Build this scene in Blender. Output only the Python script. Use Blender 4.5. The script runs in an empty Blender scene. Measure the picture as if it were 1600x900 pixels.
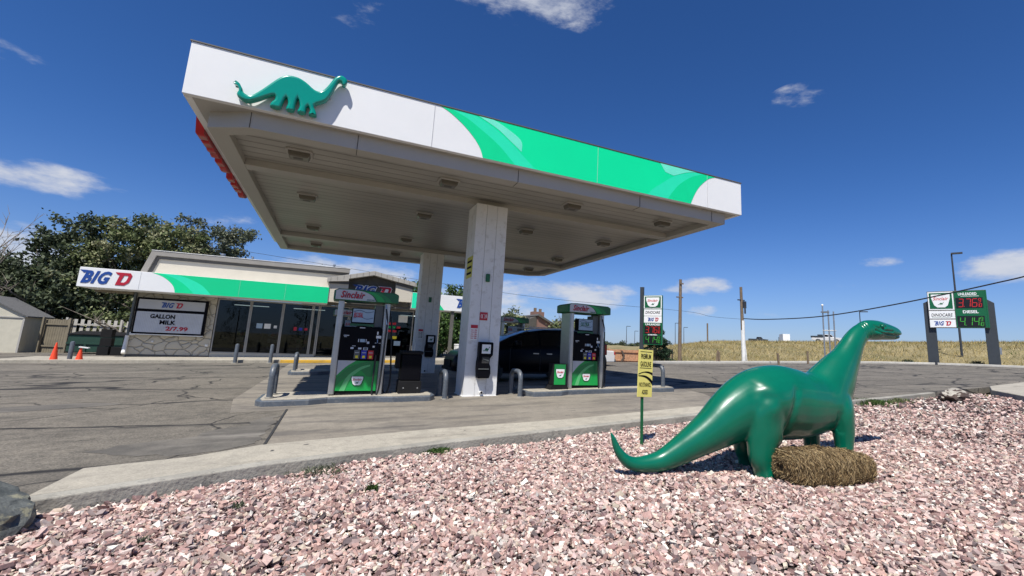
import bpy, bmesh, math, random
import numpy as np
from mathutils import Vector, Matrix, Euler
random.seed(7); rng = np.random.default_rng(11)
R_ = math.radians; PI = math.pi
scene = bpy.context.scene
col = scene.collection
SL = 0.023                       # the lot rises gently towards +X
def lot(x, y=0): return SL * x

# ------------------------------------------------------------------ helpers
class MB:
    """collects shapes into one mesh"""
    def __init__(s): s.v = []; s.f = []
    def add(s, vs, fs):
        b = len(s.v); s.v += [tuple(v) for v in vs]; s.f += [tuple(i + b for i in f) for f in fs]; return s
    def box(s, x0, x1, y0, y1, z0, z1, M=None):
        vs = [Vector(p) for p in ((x0,y0,z0),(x1,y0,z0),(x1,y1,z0),(x0,y1,z0),(x0,y0,z1),(x1,y0,z1),(x1,y1,z1),(x0,y1,z1))]
        if M: vs = [M @ v for v in vs]
        return s.add(vs, [(0,3,2,1),(4,5,6,7),(0,1,5,4),(1,2,6,5),(2,3,7,6),(3,0,4,7)])
    def tube(s, pts, rad, seg=10, cap=True):
        pts = [Vector(p) for p in pts]; n = len(pts)
        if not hasattr(rad, '__len__'): rad = [rad] * n
        vs = []; fs = []
        t0 = (pts[1] - pts[0]).normalized()
        a = Vector((0,0,1)) if abs(t0.z) < .9 else Vector((1,0,0))
        u = t0.cross(a).normalized()
        for i, p in enumerate(pts):
            t = (pts[min(i+1, n-1)] - pts[max(i-1, 0)]).normalized()
            u = (u - t * u.dot(t)).normalized(); w = t.cross(u)
            for k in range(seg):
                an = 2 * PI * k / seg
                vs.append(p + (u * math.cos(an) + w * math.sin(an)) * rad[i])
        for i in range(n - 1):
            for k in range(seg):
                fs.append((i*seg+k, i*seg+(k+1) % seg, (i+1)*seg+(k+1) % seg, (i+1)*seg+k))
        if cap:
            fs.append(tuple(range(seg))[::-1]); fs.append(tuple((n-1)*seg + k for k in range(seg)))
        return s.add(vs, fs)
    def cyl(s, p0, p1, r0, r1=None, seg=14): return s.tube([p0, p1], [r0, r0 if r1 is None else r1], seg)
    def prism(s, poly, y0, y1, M=None):
        """poly in x,z ; extruded from y0 to y1"""
        ar = sum(poly[i][0]*poly[(i+1) % len(poly)][1] - poly[(i+1) % len(poly)][0]*poly[i][1] for i in range(len(poly)))
        if ar < 0: poly = poly[::-1]
        n = len(poly)
        vs = [Vector((p[0], y0, p[1])) for p in poly] + [Vector((p[0], y1, p[1])) for p in poly]
        if M: vs = [M @ v for v in vs]
        fs = [tuple(range(n)), tuple(range(2*n-1, n-1, -1))] + [(i, i+n, (i+1) % n + n, (i+1) % n) for i in range(n)]
        return s.add(vs, fs)
    def slab(s, poly, zf0, zf1):
        """poly in x,y ; vertical extrusion between heights zf0(x,y) and zf1(x,y)"""
        ar = sum(poly[i][0]*poly[(i+1) % len(poly)][1] - poly[(i+1) % len(poly)][0]*poly[i][1] for i in range(len(poly)))
        if ar < 0: poly = poly[::-1]
        n = len(poly)
        f0 = zf0 if callable(zf0) else (lambda x, y: zf0); f1 = zf1 if callable(zf1) else (lambda x, y: zf1)
        vs = [(p[0], p[1], f0(*p)) for p in poly] + [(p[0], p[1], f1(*p)) for p in poly]
        fs = [tuple(range(n))[::-1], tuple(range(n, 2*n))] + [(i, (i+1) % n, (i+1) % n + n, i+n) for i in range(n)]
        return s.add(vs, fs)
    def ball(s, c, r, seg=12, rings=8, M=None):
        r = r if hasattr(r, '__len__') else (r, r, r)
        vs = [(0,0,-1)]; fs = []
        for i in range(1, rings):
            ph = -PI/2 + PI*i/rings
            for k in range(seg):
                an = 2*PI*k/seg; vs.append((math.cos(ph)*math.cos(an), math.cos(ph)*math.sin(an), math.sin(ph)))
        vs.append((0,0,1)); L = len(vs)-1
        for k in range(seg):
            fs.append((0, 1+(k+1) % seg, 1+k)); fs.append((L, L-seg+k, L-seg+(k+1) % seg))
        for i in range(rings-2):
            for k in range(seg):
                a = 1+i*seg; fs.append((a+k, a+(k+1) % seg, a+seg+(k+1) % seg, a+seg+k))
        vs = [Vector((v[0]*r[0], v[1]*r[1], v[2]*r[2])) for v in vs]
        if M: vs = [M @ v for v in vs]
        vs = [v + Vector(c) for v in vs]
        return s.add(vs, fs)
    def mesh(s, name):
        me = bpy.data.meshes.new(name); me.from_pydata(s.v, [], s.f); me.update(); return me

def link(name, me, mat, parent=None, smooth=False, bevel=0, seg=2):
    o = bpy.data.objects.new(name, me); col.objects.link(o)
    if mat: 
        me.materials.clear(); me.materials.append(mat)
    if smooth:
        me.shade_smooth()
        try: me.set_sharp_from_angle(angle=R_(40))
        except Exception: pass
    if parent: o.parent = parent
    if bevel:
        m = o.modifiers.new('bevel', 'BEVEL'); m.width = bevel; m.segments = seg; m.limit_method = 'ANGLE'; m.angle_limit = R_(35)
    return o
def build(name, mb, mat, parent=None, smooth=False, bevel=0, seg=2): return link(name, mb.mesh(name), mat, parent, smooth, bevel, seg)
def tag(o, label=None, cat=None, group=None, kind=None):
    if label: o['label'] = label
    if cat: o['category'] = cat
    if group: o['group'] = group
    if kind: o['kind'] = kind
    return o
def thing(name, loc, label, cat, group=None, rz=0, ry=0):
    o = bpy.data.objects.new(name, None); col.objects.link(o); o.location = loc; o.rotation_euler = (0, ry, rz)
    o.empty_display_size = .2
    return tag(o, label, cat, group)
def copy_tree(o, parent=None):
    c = o.copy(); col.objects.link(c)
    if parent: c.parent = parent
    for ch in list(o.children): copy_tree(ch, c)
    return c
def dup(o, loc, label, rz=None, group=None):
    c = copy_tree(o); c.location = loc; c['label'] = label
    if rz is not None: c.rotation_euler = (o.rotation_euler[0], o.rotation_euler[1], rz)
    if group: c['group'] = group
    return c

# ------------------------------------------------------------------ materials
def new_mat(name):
    m = bpy.data.materials.new(name); m.use_nodes = True
    nt = m.node_tree; b = nt.nodes['Principled BSDF']; return m, nt, b
def N(nt, t, **kw):
    n = nt.nodes.new(t)
    for k, v in kw.items():
        if k == 'ins':
            for a, b in v.items(): n.inputs[a].default_value = b
        else: setattr(n, k, v)
    return n
def pmat(name, c, rough=.6, metal=0, var=.12, vscale=3.0, bump=0.0, bscale=40, coat=0, spec=.5, dirt=None):
    """painted / plain surface with a little uneven tone, roughness and bump"""
    m, nt, b = new_mat(name); L = nt.links.new
    tc = N(nt, 'ShaderNodeTexCoord')
    n1 = N(nt, 'ShaderNodeTexNoise', ins={'Scale': vscale, 'Detail': 6.0, 'Roughness': .6}); L(tc.outputs['Object'], n1.inputs['Vector'])
    rp = N(nt, 'ShaderNodeValToRGB'); e = rp.color_ramp.elements
    lo = [x*(1-var) for x in c[:3]] + [1]; hi = [min(1, x*(1+var)) for x in c[:3]] + [1]
    e[0].position = .3; e[0].color = lo; e[1].position = .7; e[1].color = hi
    L(n1.outputs['Fac'], rp.inputs['Fac']); out = rp.outputs['Color']
    if dirt:
        n2 = N(nt, 'ShaderNodeTexNoise', ins={'Scale': vscale*4, 'Detail': 8.0, 'Roughness': .7}); L(tc.outputs['Object'], n2.inputs['Vector'])
        r2 = N(nt, 'ShaderNodeValToRGB'); r2.color_ramp.elements[0].position = .52; r2.color_ramp.elements[1].position = .72
        L(n2.outputs['Fac'], r2.inputs['Fac'])
        mx = N(nt, 'ShaderNodeMix', data_type='RGBA'); L(r2.outputs['Color'], mx.inputs['Factor']); L(out, mx.inputs['A']); mx.inputs['B'].default_value = (*dirt, 1)
        out = mx.outputs['Result']
    L(out, b.inputs['Base Color'])
    b.inputs['Roughness'].default_value = rough; b.inputs['Metallic'].default_value = metal
    b.inputs['Coat Weight'].default_value = coat; b.inputs['Coat Roughness'].default_value = .05
    b.inputs['Specular IOR Level'].default_value = spec
    if bump:
        n3 = N(nt, 'ShaderNodeTexNoise', ins={'Scale': bscale, 'Detail': 5.0}); L(tc.outputs['Object'], n3.inputs['Vector'])
        bp = N(nt, 'ShaderNodeBump', ins={'Strength': bump, 'Distance': .02}); L(n3.outputs['Fac'], bp.inputs['Height']); L(bp.outputs['Normal'], b.inputs['Normal'])
    return m
def emat(name, c, s):
    m, nt, b = new_mat(name); b.inputs['Base Color'].default_value = (*[x*.3 for x in c], 1); b.inputs['Emission Color'].default_value = (*c, 1); b.inputs['Emission Strength'].default_value = s; return m

M = {}
M['white'] = pmat('white_panel', (.78,.79,.79), .35, var=.03, vscale=.8)
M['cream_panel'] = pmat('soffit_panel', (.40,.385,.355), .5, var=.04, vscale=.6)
M['column'] = pmat('column_panel', (.70,.70,.69), .45, var=.06, vscale=1.5, dirt=(.50,.485,.45))
M['dark_gap'] = pmat('dark_gap', (.03,.03,.03), .8)
M['green'] = pmat('sign_green', (.0,.75,.32), .35, var=.03, vscale=.7)
M['awning_green'] = pmat('awning_green', (.0,.60,.25), .4, var=.05, vscale=.5)
M['green_mid'] = pmat('sign_green_mid', (.0,.68,.28), .35, var=.03)
M['green_light'] = pmat('sign_green_light', (.02,.76,.43), .35, var=.03)
M['green_mint'] = pmat('sign_green_mint', (.16,.80,.58), .35, var=.05)
M['green_dark'] = pmat('dark_green', (.006,.11,.04), .35, var=.06)
M['green_pump'] = pmat('pump_green', (.008,.30,.06), .3, var=.05)
M['green_pump_mid'] = pmat('pump_green_mid', (.01,.19,.05), .3, var=.05)
M['green_pump_light'] = pmat('pump_green_light', (.10,.42,.16), .3, var=.05)
M['red'] = pmat('sign_red', (.50,.008,.015), .4, var=.05)
M['brick_red'] = pmat('letter_red', (.42,.01,.03), .4, var=.05)
M['blue'] = pmat('letter_blue', (.012,.06,.28), .4, var=.05)
M['navy'] = pmat('navy', (.01,.02,.08), .4)
M['black'] = pmat('black_plastic', (.004,.004,.006), .5, spec=.08, var=.15)
M['blackm'] = pmat('black_matte', (.011,.011,.012), .8, spec=.2, var=.2, bump=.1)
M['rubber'] = pmat('rubber_hose', (.012,.012,.012), .5)
M['steel'] = pmat('brushed_steel', (.46,.46,.45), .38, metal=.85, var=.08, vscale=6)
M['alu'] = pmat('aluminium_frame', (.32,.31,.29), .45, metal=.4)
M['greypaint'] = pmat('grey_paint', (.085,.10,.12), .42, var=.18, vscale=4, dirt=(.16,.16,.16))
M['silver'] = pmat('silver_grey_panel', (.45,.46,.48), .35, var=.05)
M['screen'] = pmat('screen_panel', (.30,.40,.50), .2, var=.05)
M['yellow'] = pmat('sign_yellow', (.74,.66,.18), .45, var=.05, vscale=2)
M['yellowb'] = pmat('yellow_square', (.75,.62,.03), .4)
M['kerb_yellow'] = pmat('kerb_yellow', (.62,.36,.03), .7, var=.2, dirt=(.3,.25,.15))
M['bluebtn'] = pmat('blue_button', (.02,.03,.35), .4)
M['redbtn'] = pmat('red_button', (.5,.02,.03), .4)
M['greybtn'] = pmat('grey_button', (.09,.10,.10), .4)
M['orange'] = pmat('cone_orange', (.80,.07,.02), .5, var=.1)
M['beige'] = pmat('stucco_beige', (.56,.52,.43), .85, var=.05, vscale=1.2, bump=.25, bscale=60)
M['gable_face_sunlit'] = pmat('gable_face_sunlit', (.38,.36,.32), .6, var=.08)  # roof grey lightened, sun on the gable front put into the colour
M['roofgrey'] = pmat('roof_grey', (.25,.235,.21), .6, var=.08)
M['darktrim'] = pmat('dark_trim', (.10,.095,.085), .6)
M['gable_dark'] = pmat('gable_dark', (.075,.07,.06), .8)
M['shed'] = pmat('shed_siding', (.54,.51,.41), .8, var=.08, bump=.3, bscale=30)
M['shed_side'] = M['shed']
M['shingle'] = pmat('shingle', (.13,.13,.13), .9, var=.3, vscale=14, bump=.5, bscale=60)
M['tan'] = pmat('tan_board_shaded', (.17,.145,.10), .8, var=.2)  # darkened to paint in the enclosure fence's shaded side; awning brace shares it
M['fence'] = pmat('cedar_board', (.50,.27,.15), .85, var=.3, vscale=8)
M['fence_dark'] = pmat('dark_board', (.09,.07,.055), .9, var=.3, vscale=8)  # darker board tone for the right fence section and the braces
M['pole'] = pmat('pole_wood', (.17,.125,.085), .9, var=.25, vscale=6, bump=.5, bscale=30)
M['signpost'] = pmat('slate_post', (.035,.042,.05), .5, var=.1)
M['pole_dark'] = pmat('dark_pole', (.03,.035,.045), .6)
M['wire'] = pmat('wire', (.012,.014,.02), .7)
M['bark'] = pmat('bark', (.13,.10,.075), .95, var=.3, vscale=8, bump=.8, bscale=25)
M['deadwood'] = pmat('dead_wood', (.22,.185,.15), .95, var=.25, vscale=8)
M['tyre'] = pmat('tyre', (.015,.015,.015), .8)
M['carblack'] = pmat('black_car_paint', (.003,.0035,.006), .28, spec=.13, var=.05)
M['carwhite'] = pmat('silver_car_paint', (.60,.60,.60), .3, coat=.6, var=.03)
M['cardark'] = pmat('grey_car_paint', (.03,.035,.04), .3, coat=.6)
M['glass'] = pmat('vehicle_glass', (.004,.005,.006), .12, var=.05, spec=.18)
M['tail'] = pmat('tail_lamp', (.35,.008,.01), .2)
M['headlamp'] = pmat('head_lamp', (.6,.62,.65), .1)
M['brickhouse'] = pmat('brown_siding', (.21,.12,.095), .85, var=.08)
M['white_plastic'] = pmat('white_plastic', (.72,.72,.70), .5)
M['kerbstone'] = pmat('kerb_concrete', (.30,.285,.245), .9, var=.28, vscale=2.2, bump=.5, bscale=30, dirt=(.14,.135,.12))
M['kerbwhite'] = pmat('pale_kerb', (.50,.48,.43), .85, var=.15, vscale=1, dirt=(.33,.31,.28))
M['leafscreen'] = pmat('mesh_white', (.62,.64,.66), .5)
M['grille'] = pmat('milk_board', (.52,.55,.60), .4, var=.08)
M['statue'] = pmat('glossy_green_fibreglass', (.0,.118,.066), .30, var=.12, vscale=2.5, coat=.32, spec=.38, bump=.05, bscale=9)
M['emblem'] = pmat('emblem_green', (.0,.27,.20), .22, var=.03, coat=.5)
M['yel_notice'] = pmat('notice_yellow', (.55,.50,.05), .5)
M['lens'] = pmat('lamp_lens', (.13,.12,.10), .3, var=.1)
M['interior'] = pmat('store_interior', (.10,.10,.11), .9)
M['dumpster'] = pmat('dumpster_green', (.010,.045,.028), .55, var=.2)
M['led_red'] = emat('led_red', (1.0,.03,.03), .28)
M['led_green'] = emat('led_green', (.10,.8,.08), .17)
M['led_off'] = pmat('led_black', (.008,.008,.008), .35)
M['tube_light'] = emat('fluorescent_tube', (.9,1,.95), 1.2)

def glass_mat():
    m, nt, b = new_mat('window_glass'); L = nt.links.new; nt.nodes.remove(b)
    out = nt.nodes['Material Output']
    tr = N(nt, 'ShaderNodeBsdfTransparent'); tr.inputs['Color'].default_value = (.42,.45,.46,1)
    gl = N(nt, 'ShaderNodeBsdfGlossy'); gl.inputs['Roughness'].default_value = .01; gl.inputs['Color'].default_value = (.55,.6,.65,1)
    fr = N(nt, 'ShaderNodeFresnel'); fr.inputs['IOR'].default_value = 1.55
    mx = N(nt, 'ShaderNodeMixShader'); L(fr.outputs[0], mx.inputs[0]); L(tr.outputs[0], mx.inputs[1]); L(gl.outputs[0], mx.inputs[2]); L(mx.outputs[0], out.inputs['Surface'])
    return m
M['window'] = glass_mat()

def ramp(nt, fac, stops):
    r = N(nt, 'ShaderNodeValToRGB'); e = r.color_ramp.elements
    while len(e) < len(stops): e.new(.5)
    for i, (p, c) in enumerate(stops): e[i].position = p; e[i].color = (*c, 1) if len(c) == 3 else c
    nt.links.new(fac, r.inputs['Fac']); return r.outputs['Color']
def mixc(nt, f, a, b, bt='MIX'):
    m = N(nt, 'ShaderNodeMix', data_type='RGBA', blend_type=bt)
    for k, v in (('Factor', f), ('A', a), ('B', b)):
        s = m.inputs[k]
        if hasattr(v, 'links') or hasattr(v, 'is_output'): nt.links.new(v, s)
        else: s.default_value = v if k == 'Factor' else (*v, 1)
    return m.outputs['Result']
def noise(nt, vec, sc, det=6, rough=.6, dist=0):
    n = N(nt, 'ShaderNodeTexNoise', ins={'Scale': sc, 'Detail': float(det), 'Roughness': rough, 'Distortion': dist}); nt.links.new(vec, n.inputs['Vector']); return n.outputs['Fac']
def mapping(nt, vec, sc=(1,1,1), rot=(0,0,0), loc=(0,0,0)):
    n = N(nt, 'ShaderNodeMapping'); n.inputs['Scale'].default_value = sc; n.inputs['Rotation'].default_value = rot; n.inputs['Location'].default_value = loc
    nt.links.new(vec, n.inputs['Vector']); return n.outputs['Vector']

def asphalt_mat():
    m, nt, b = new_mat('old_asphalt'); L = nt.links.new
    v = N(nt, 'ShaderNodeTexCoord').outputs['Object']
    base = ramp(nt, noise(nt, v, .35, 5, .6), [(.3,(.125,.115,.098)), (.7,(.190,.172,.144))])
    grain = ramp(nt, noise(nt, v, 45, 4, .8), [(.30,(.25,.25,.25)), (.5,(.95,.95,.95)), (.70,(2.0,1.95,1.85))])
    c = mixc(nt, .75, base, grain, 'MULTIPLY')
    # drawn-out traffic wear and oil along X
    vs = mapping(nt, v, (.10, .9, 1), (0,0,R_(-6)))
    wear = ramp(nt, noise(nt, vs, 1.6, 7, .7, .8), [(.52,(0,0,0)), (.78,(.85,.85,.85))])
    c = mixc(nt, wear, c, (.048,.046,.044))
    # sealed cracks : thin dark wavy lines
    wv = mapping(nt, v, (.16, .55, 1), (0,0,R_(14)))
    nn = N(nt, 'ShaderNodeTexNoise', ins={'Scale': 1.3, 'Detail': 2.0}); L(wv, nn.inputs['Vector'])
    dv = N(nt, 'ShaderNodeVectorMath', operation='ADD'); L(wv, dv.inputs[0]); L(nn.outputs['Color'], dv.inputs[1])
    vo = N(nt, 'ShaderNodeTexVoronoi', feature='DISTANCE_TO_EDGE', ins={'Scale': .75}); L(dv.outputs[0], vo.inputs['Vector'])
    cr = ramp(nt, vo.outputs['Distance'], [(.008,(1,1,1)), (.028,(0,0,0))])
    c = mixc(nt, cr, c, (.028,.027,.027))
    # mottled ravelling and a second, finer net of cracks
    mo = ramp(nt, noise(nt, v, 4.5, 7, .75), [(.32,(.62,.62,.62)), (.5,(1,1,1)), (.68,(1.28,1.26,1.22))]); c = mixc(nt, .85, c, mo, 'MULTIPLY')
    n2 = N(nt, 'ShaderNodeTexNoise', ins={'Scale': .8, 'Detail': 4.0}); L(v, n2.inputs['Vector'])
    d2 = N(nt, 'ShaderNodeVectorMath', operation='ADD'); L(v, d2.inputs[0]); L(n2.outputs['Color'], d2.inputs[1])
    v2 = N(nt, 'ShaderNodeTexVoronoi', feature='DISTANCE_TO_EDGE', ins={'Scale': .42}); L(d2.outputs[0], v2.inputs['Vector'])
    c2 = ramp(nt, v2.outputs['Distance'], [(.004,(1,1,1)), (.013,(0,0,0))]); c = mixc(nt, c2, c, (.035,.033,.031))
    # oil stains
    st = ramp(nt, noise(nt, v, .9, 5, .65), [(.62,(0,0,0)), (.76,(1,1,1))])
    c = mixc(nt, st, c, (.055,.053,.05))
    L(c, b.inputs['Base Color']); b.inputs['Roughness'].default_value = .9; b.inputs['Specular IOR Level'].default_value = .25
    bp = N(nt, 'ShaderNodeBump', ins={'Strength': .7, 'Distance': .012}); L(noise(nt, v, 60, 5, .75), bp.inputs['Height']); L(bp.outputs['Normal'], b.inputs['Normal'])
    return m
def concrete_mat(name, a, bcol, stain=(.15,.14,.125), amt=.66, jx=None):
    m, nt, b = new_mat(name); L = nt.links.new
    v = N(nt, 'ShaderNodeTexCoord').outputs['Object']
    c = ramp(nt, noise(nt, v, .8, 8, .68), [(.3, a), (.72, bcol)])
    g = ramp(nt, noise(nt, v, 55, 3, .7), [(.3,(.72,.72,.72)), (.7,(1.2,1.2,1.2))])
    c = mixc(nt, .8, c, g, 'MULTIPLY')
    vs = mapping(nt, v, (.22, 1.1, 1))
    s = ramp(nt, noise(nt, vs, 2.0, 7, .65), [(amt-.10,(0,0,0)), (amt+.08,(1,1,1))])
    c = mixc(nt, s, c, stain)
    mo = ramp(nt, noise(nt, v, 6, 7, .75), [(.3,(.70,.70,.70)), (.5,(1,1,1)), (.7,(1.2,1.19,1.16))]); c = mixc(nt, .8, c, mo, 'MULTIPLY')
    sp = ramp(nt, noise(nt, v, 5, 2, .5), [(.73,(0,0,0)), (.76,(1,1,1))])
    c = mixc(nt, sp, c, (.07,.065,.06))
    L(c, b.inputs['Base Color']); b.inputs['Roughness'].default_value = .85
    bp = N(nt, 'ShaderNodeBump', ins={'Strength': .35, 'Distance': .008}); L(noise(nt, v, 40, 5, .7), bp.inputs['Height']); L(bp.outputs['Normal'], b.inputs['Normal'])
    return m
M['asphalt'] = asphalt_mat()
M['concrete'] = concrete_mat('drive_concrete', (.19,.168,.135), (.27,.243,.20), (.11,.10,.088), .58)
M['concrete_pale'] = concrete_mat('pale_concrete', (.31,.285,.235), (.42,.385,.315), (.21,.19,.155), .66)
M['patch'] = concrete_mat('asphalt_patch', (.06,.056,.05), (.17,.155,.13), (.20,.185,.16), .6)
def attr_mat(name, attr, rough, spec=.3, bump=0, bs=40, trans=0, mul=1.0):
    m, nt, b = new_mat(name); L = nt.links.new
    a = N(nt, 'ShaderNodeAttribute', attribute_name=attr)
    v = N(nt, 'ShaderNodeTexCoord').outputs['Object']
    g = ramp(nt, noise(nt, v, bs, 4, .7), [(.3,(.8*mul,.8*mul,.8*mul)), (.7,(1.2*mul,1.2*mul,1.2*mul))])
    L(mixc(nt, 1.0, a.outputs['Color'], g, 'MULTIPLY'), b.inputs['Base Color'])
    b.inputs['Roughness'].default_value = rough; b.inputs['Specular IOR Level'].default_value = spec
    if trans:
        out = nt.nodes['Material Output']; t = N(nt, 'ShaderNodeBsdfTranslucent'); L(a.outputs['Color'], t.inputs['Color'])
        mx = N(nt, 'ShaderNodeMixShader'); mx.inputs[0].default_value = trans; L(b.outputs[0], mx.inputs[1]); L(t.outputs[0], mx.inputs[2]); L(mx.outputs[0], out.inputs['Surface'])
    return m
M['stone_bits'] = attr_mat('crushed_stone', 'tint', .75, .3, bs=70)
M['leaf'] = attr_mat('leaf', 'tint', .6, .25, bs=3, trans=.18)
M['blade'] = attr_mat('dry_grass_blade', 'tint', .8, .15, bs=2, trans=.25)
def bed_mat():
    m, nt, b = new_mat('gravel_bed'); L = nt.links.new
    v = N(nt, 'ShaderNodeTexCoord').outputs['Object']
    vo = N(nt, 'ShaderNodeTexVoronoi', ins={'Scale': 26.0}); L(v, vo.inputs['Vector'])
    sx = N(nt, 'ShaderNodeSeparateColor'); L(vo.outputs['Color'], sx.inputs[0])
    c = ramp(nt, sx.outputs[0], [(0,(.04,.025,.023)), (.4,(.11,.07,.06)), (.8,(.17,.115,.10)), (1,(.22,.18,.15))])  # tones cut down to paint in the shade between loose stones
    d = ramp(nt, vo.outputs['Distance'], [(.2,(1,1,1)), (.75,(.25,.22,.22))])
    L(mixc(nt, 1, c, d, 'MULTIPLY'), b.inputs['Base Color']); b.inputs['Roughness'].default_value = .9
    bp = N(nt, 'ShaderNodeBump', invert=True, ins={'Strength': 1.0, 'Distance': .04}); L(vo.outputs['Distance'], bp.inputs['Height']); L(bp.outputs['Normal'], b.inputs['Normal'])
    return m
M['bed'] = bed_mat()
def prairie_mat():
    m, nt, b = new_mat('dry_prairie'); L = nt.links.new
    v = N(nt, 'ShaderNodeTexCoord').outputs['Object']
    c = ramp(nt, noise(nt, v, .25, 8, .7), [(.3,(.13,.12,.05)), (.5,(.24,.20,.10)), (.7,(.33,.27,.14))])
    g = ramp(nt, noise(nt, v, 7, 6, .8), [(.3,(.5,.5,.5)), (.7,(1.3,1.3,1.3))])
    L(mixc(nt, 1, c, g, 'MULTIPLY'), b.inputs['Base Color']); b.inputs['Roughness'].default_value = .95
    return m
M['prairie'] = prairie_mat()
def stonewall_mat():
    m, nt, b = new_mat('painted_stone_veneer'); L = nt.links.new
    v = N(nt, 'ShaderNodeTexCoord').outputs['Object']
    mv = mapping(nt, v, (1, 1, 1.5))
    nn = N(nt, 'ShaderNodeTexNoise', ins={'Scale': 2.0, 'Detail': 1.0}); L(mv, nn.inputs['Vector'])
    ad = N(nt, 'ShaderNodeVectorMath', operation='ADD'); L(mv, ad.inputs[0])
    sc = N(nt, 'ShaderNodeVectorMath', operation='SCALE'); sc.inputs['Scale'].default_value = .35; L(nn.outputs['Color'], sc.inputs[0]); L(sc.outputs[0], ad.inputs[1])
    vo = N(nt, 'ShaderNodeTexVoronoi', feature='DISTANCE_TO_EDGE', ins={'Scale': 1.9}); L(ad.outputs[0], vo.inputs['Vector'])
    c = ramp(nt, vo.outputs['Distance'], [(.006,(.27,.24,.18)), (.022,(.52,.48,.39))])
    L(c, b.inputs['Base Color']); b.inputs['Roughness'].default_value = .85
    h = ramp(nt, vo.outputs['Distance'], [(0,(0,0,0)), (.07,(.8,.8,.8)), (.3,(1,1,1))])
    hh = mixc(nt, .15, h, noise(nt, v, 12, 5), 'MULTIPLY')
    bp = N(nt, 'ShaderNodeBump', ins={'Strength': .9, 'Distance': .06}); L(hh, bp.inputs['Height']); L(bp.outputs['Normal'], b.inputs['Normal'])
    return m
M['stonewall'] = stonewall_mat()
def soffit_mat():
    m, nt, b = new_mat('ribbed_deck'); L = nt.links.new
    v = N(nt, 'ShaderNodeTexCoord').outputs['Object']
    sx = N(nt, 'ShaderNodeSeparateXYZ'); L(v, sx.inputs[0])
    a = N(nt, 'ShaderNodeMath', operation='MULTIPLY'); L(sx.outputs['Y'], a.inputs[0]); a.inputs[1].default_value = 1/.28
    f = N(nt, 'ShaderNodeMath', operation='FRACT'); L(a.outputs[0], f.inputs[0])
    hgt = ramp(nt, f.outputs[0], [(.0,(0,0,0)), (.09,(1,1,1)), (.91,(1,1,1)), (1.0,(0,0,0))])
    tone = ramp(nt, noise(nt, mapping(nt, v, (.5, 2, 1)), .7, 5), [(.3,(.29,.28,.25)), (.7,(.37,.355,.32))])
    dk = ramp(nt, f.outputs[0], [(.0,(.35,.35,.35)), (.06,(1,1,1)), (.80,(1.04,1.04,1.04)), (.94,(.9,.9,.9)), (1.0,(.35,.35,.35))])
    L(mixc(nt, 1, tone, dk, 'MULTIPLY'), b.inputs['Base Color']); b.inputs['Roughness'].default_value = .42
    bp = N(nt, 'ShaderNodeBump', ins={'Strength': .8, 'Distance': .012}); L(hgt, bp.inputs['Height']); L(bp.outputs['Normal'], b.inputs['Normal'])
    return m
M['deck'] = soffit_mat()
def rock_mat(name, a, bc, c3=None):
    m, nt, b = new_mat(name); L = nt.links.new
    v = N(nt, 'ShaderNodeTexCoord').outputs['Object']
    c = ramp(nt, noise(nt, v, 3.5, 8, .7, .6), [(.3, a), (.6, bc)])
    if c3: c = mixc(nt, ramp(nt, noise(nt, v, 7, 6, .7), [(.56,(0,0,0)), (.62,(1,1,1))]), c, c3)
    L(c, b.inputs['Base Color']); b.inputs['Roughness'].default_value = .8
    bp = N(nt, 'ShaderNodeBump', ins={'Strength': .8, 'Distance': .05}); L(noise(nt, v, 9, 8, .7), bp.inputs['Height']); L(bp.outputs['Normal'], b.inputs['Normal'])
    return m
M['boulder'] = rock_mat('dark_boulder', (.03,.038,.04), (.11,.12,.115), (.24,.23,.16))
M['slabrock'] = rock_mat('brown_rock', (.05,.032,.025), (.10,.07,.055))
M['slabtop'] = rock_mat('pale_rock_face', (.24,.22,.18), (.42,.39,.33))
def straw_mat():
    m, nt, b = new_mat('straw'); L = nt.links.new
    a = N(nt, 'ShaderNodeAttribute', attribute_name='tint'); L(a.outputs['Color'], b.inputs['Base Color']); b.inputs['Roughness'].default_value = .7
    return m
M['straw'] = straw_mat()

# ------------------------------------------------------------------ lettering and flat shapes
def curve_mesh(cu):
    o = bpy.data.objects.new('tmp', cu); col.objects.link(o)
    dg = bpy.context.evaluated_depsgraph_get(); dg.update()
    me = bpy.data.meshes.new_from_object(o.evaluated_get(dg)); bpy.data.objects.remove(o); return me
FACE = {'-y': Matrix.Rotation(PI/2, 4, 'X'), '+y': Matrix.Rotation(PI, 4, 'Z') @ Matrix.Rotation(PI/2, 4, 'X'),
        '-x': Matrix.Rotation(-PI/2, 4, 'Z') @ Matrix.Rotation(PI/2, 4, 'X'), '+x': Matrix.Rotation(PI/2, 4, 'Z') @ Matrix.Rotation(PI/2, 4, 'X')}
def text_mesh(s, w, h, depth=.004, bold=.02, shear=0.0, space=1.0):
    cu = bpy.data.curves.new('t', 'FONT'); cu.body = s; cu.size = 1; cu.extrude = .01; cu.offset = bold; cu.shear = shear; cu.space_character = space
    cu.resolution_u = 3; cu.align_x = 'LEFT'
    me = curve_mesh(cu); bpy.data.curves.remove(cu)
    co = np.empty(len(me.vertices)*3); me.vertices.foreach_get('co', co); co = co.reshape(-1, 3)
    mn, mx = co.min(0), co.max(0); ce = (mn + mx) / 2; sz = mx - mn
    co = (co - ce) * np.array([w/sz[0], h/sz[1], depth/max(sz[2], 1e-6)]); me.vertices.foreach_set('co', co.ravel()); me.update(); return me
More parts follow.
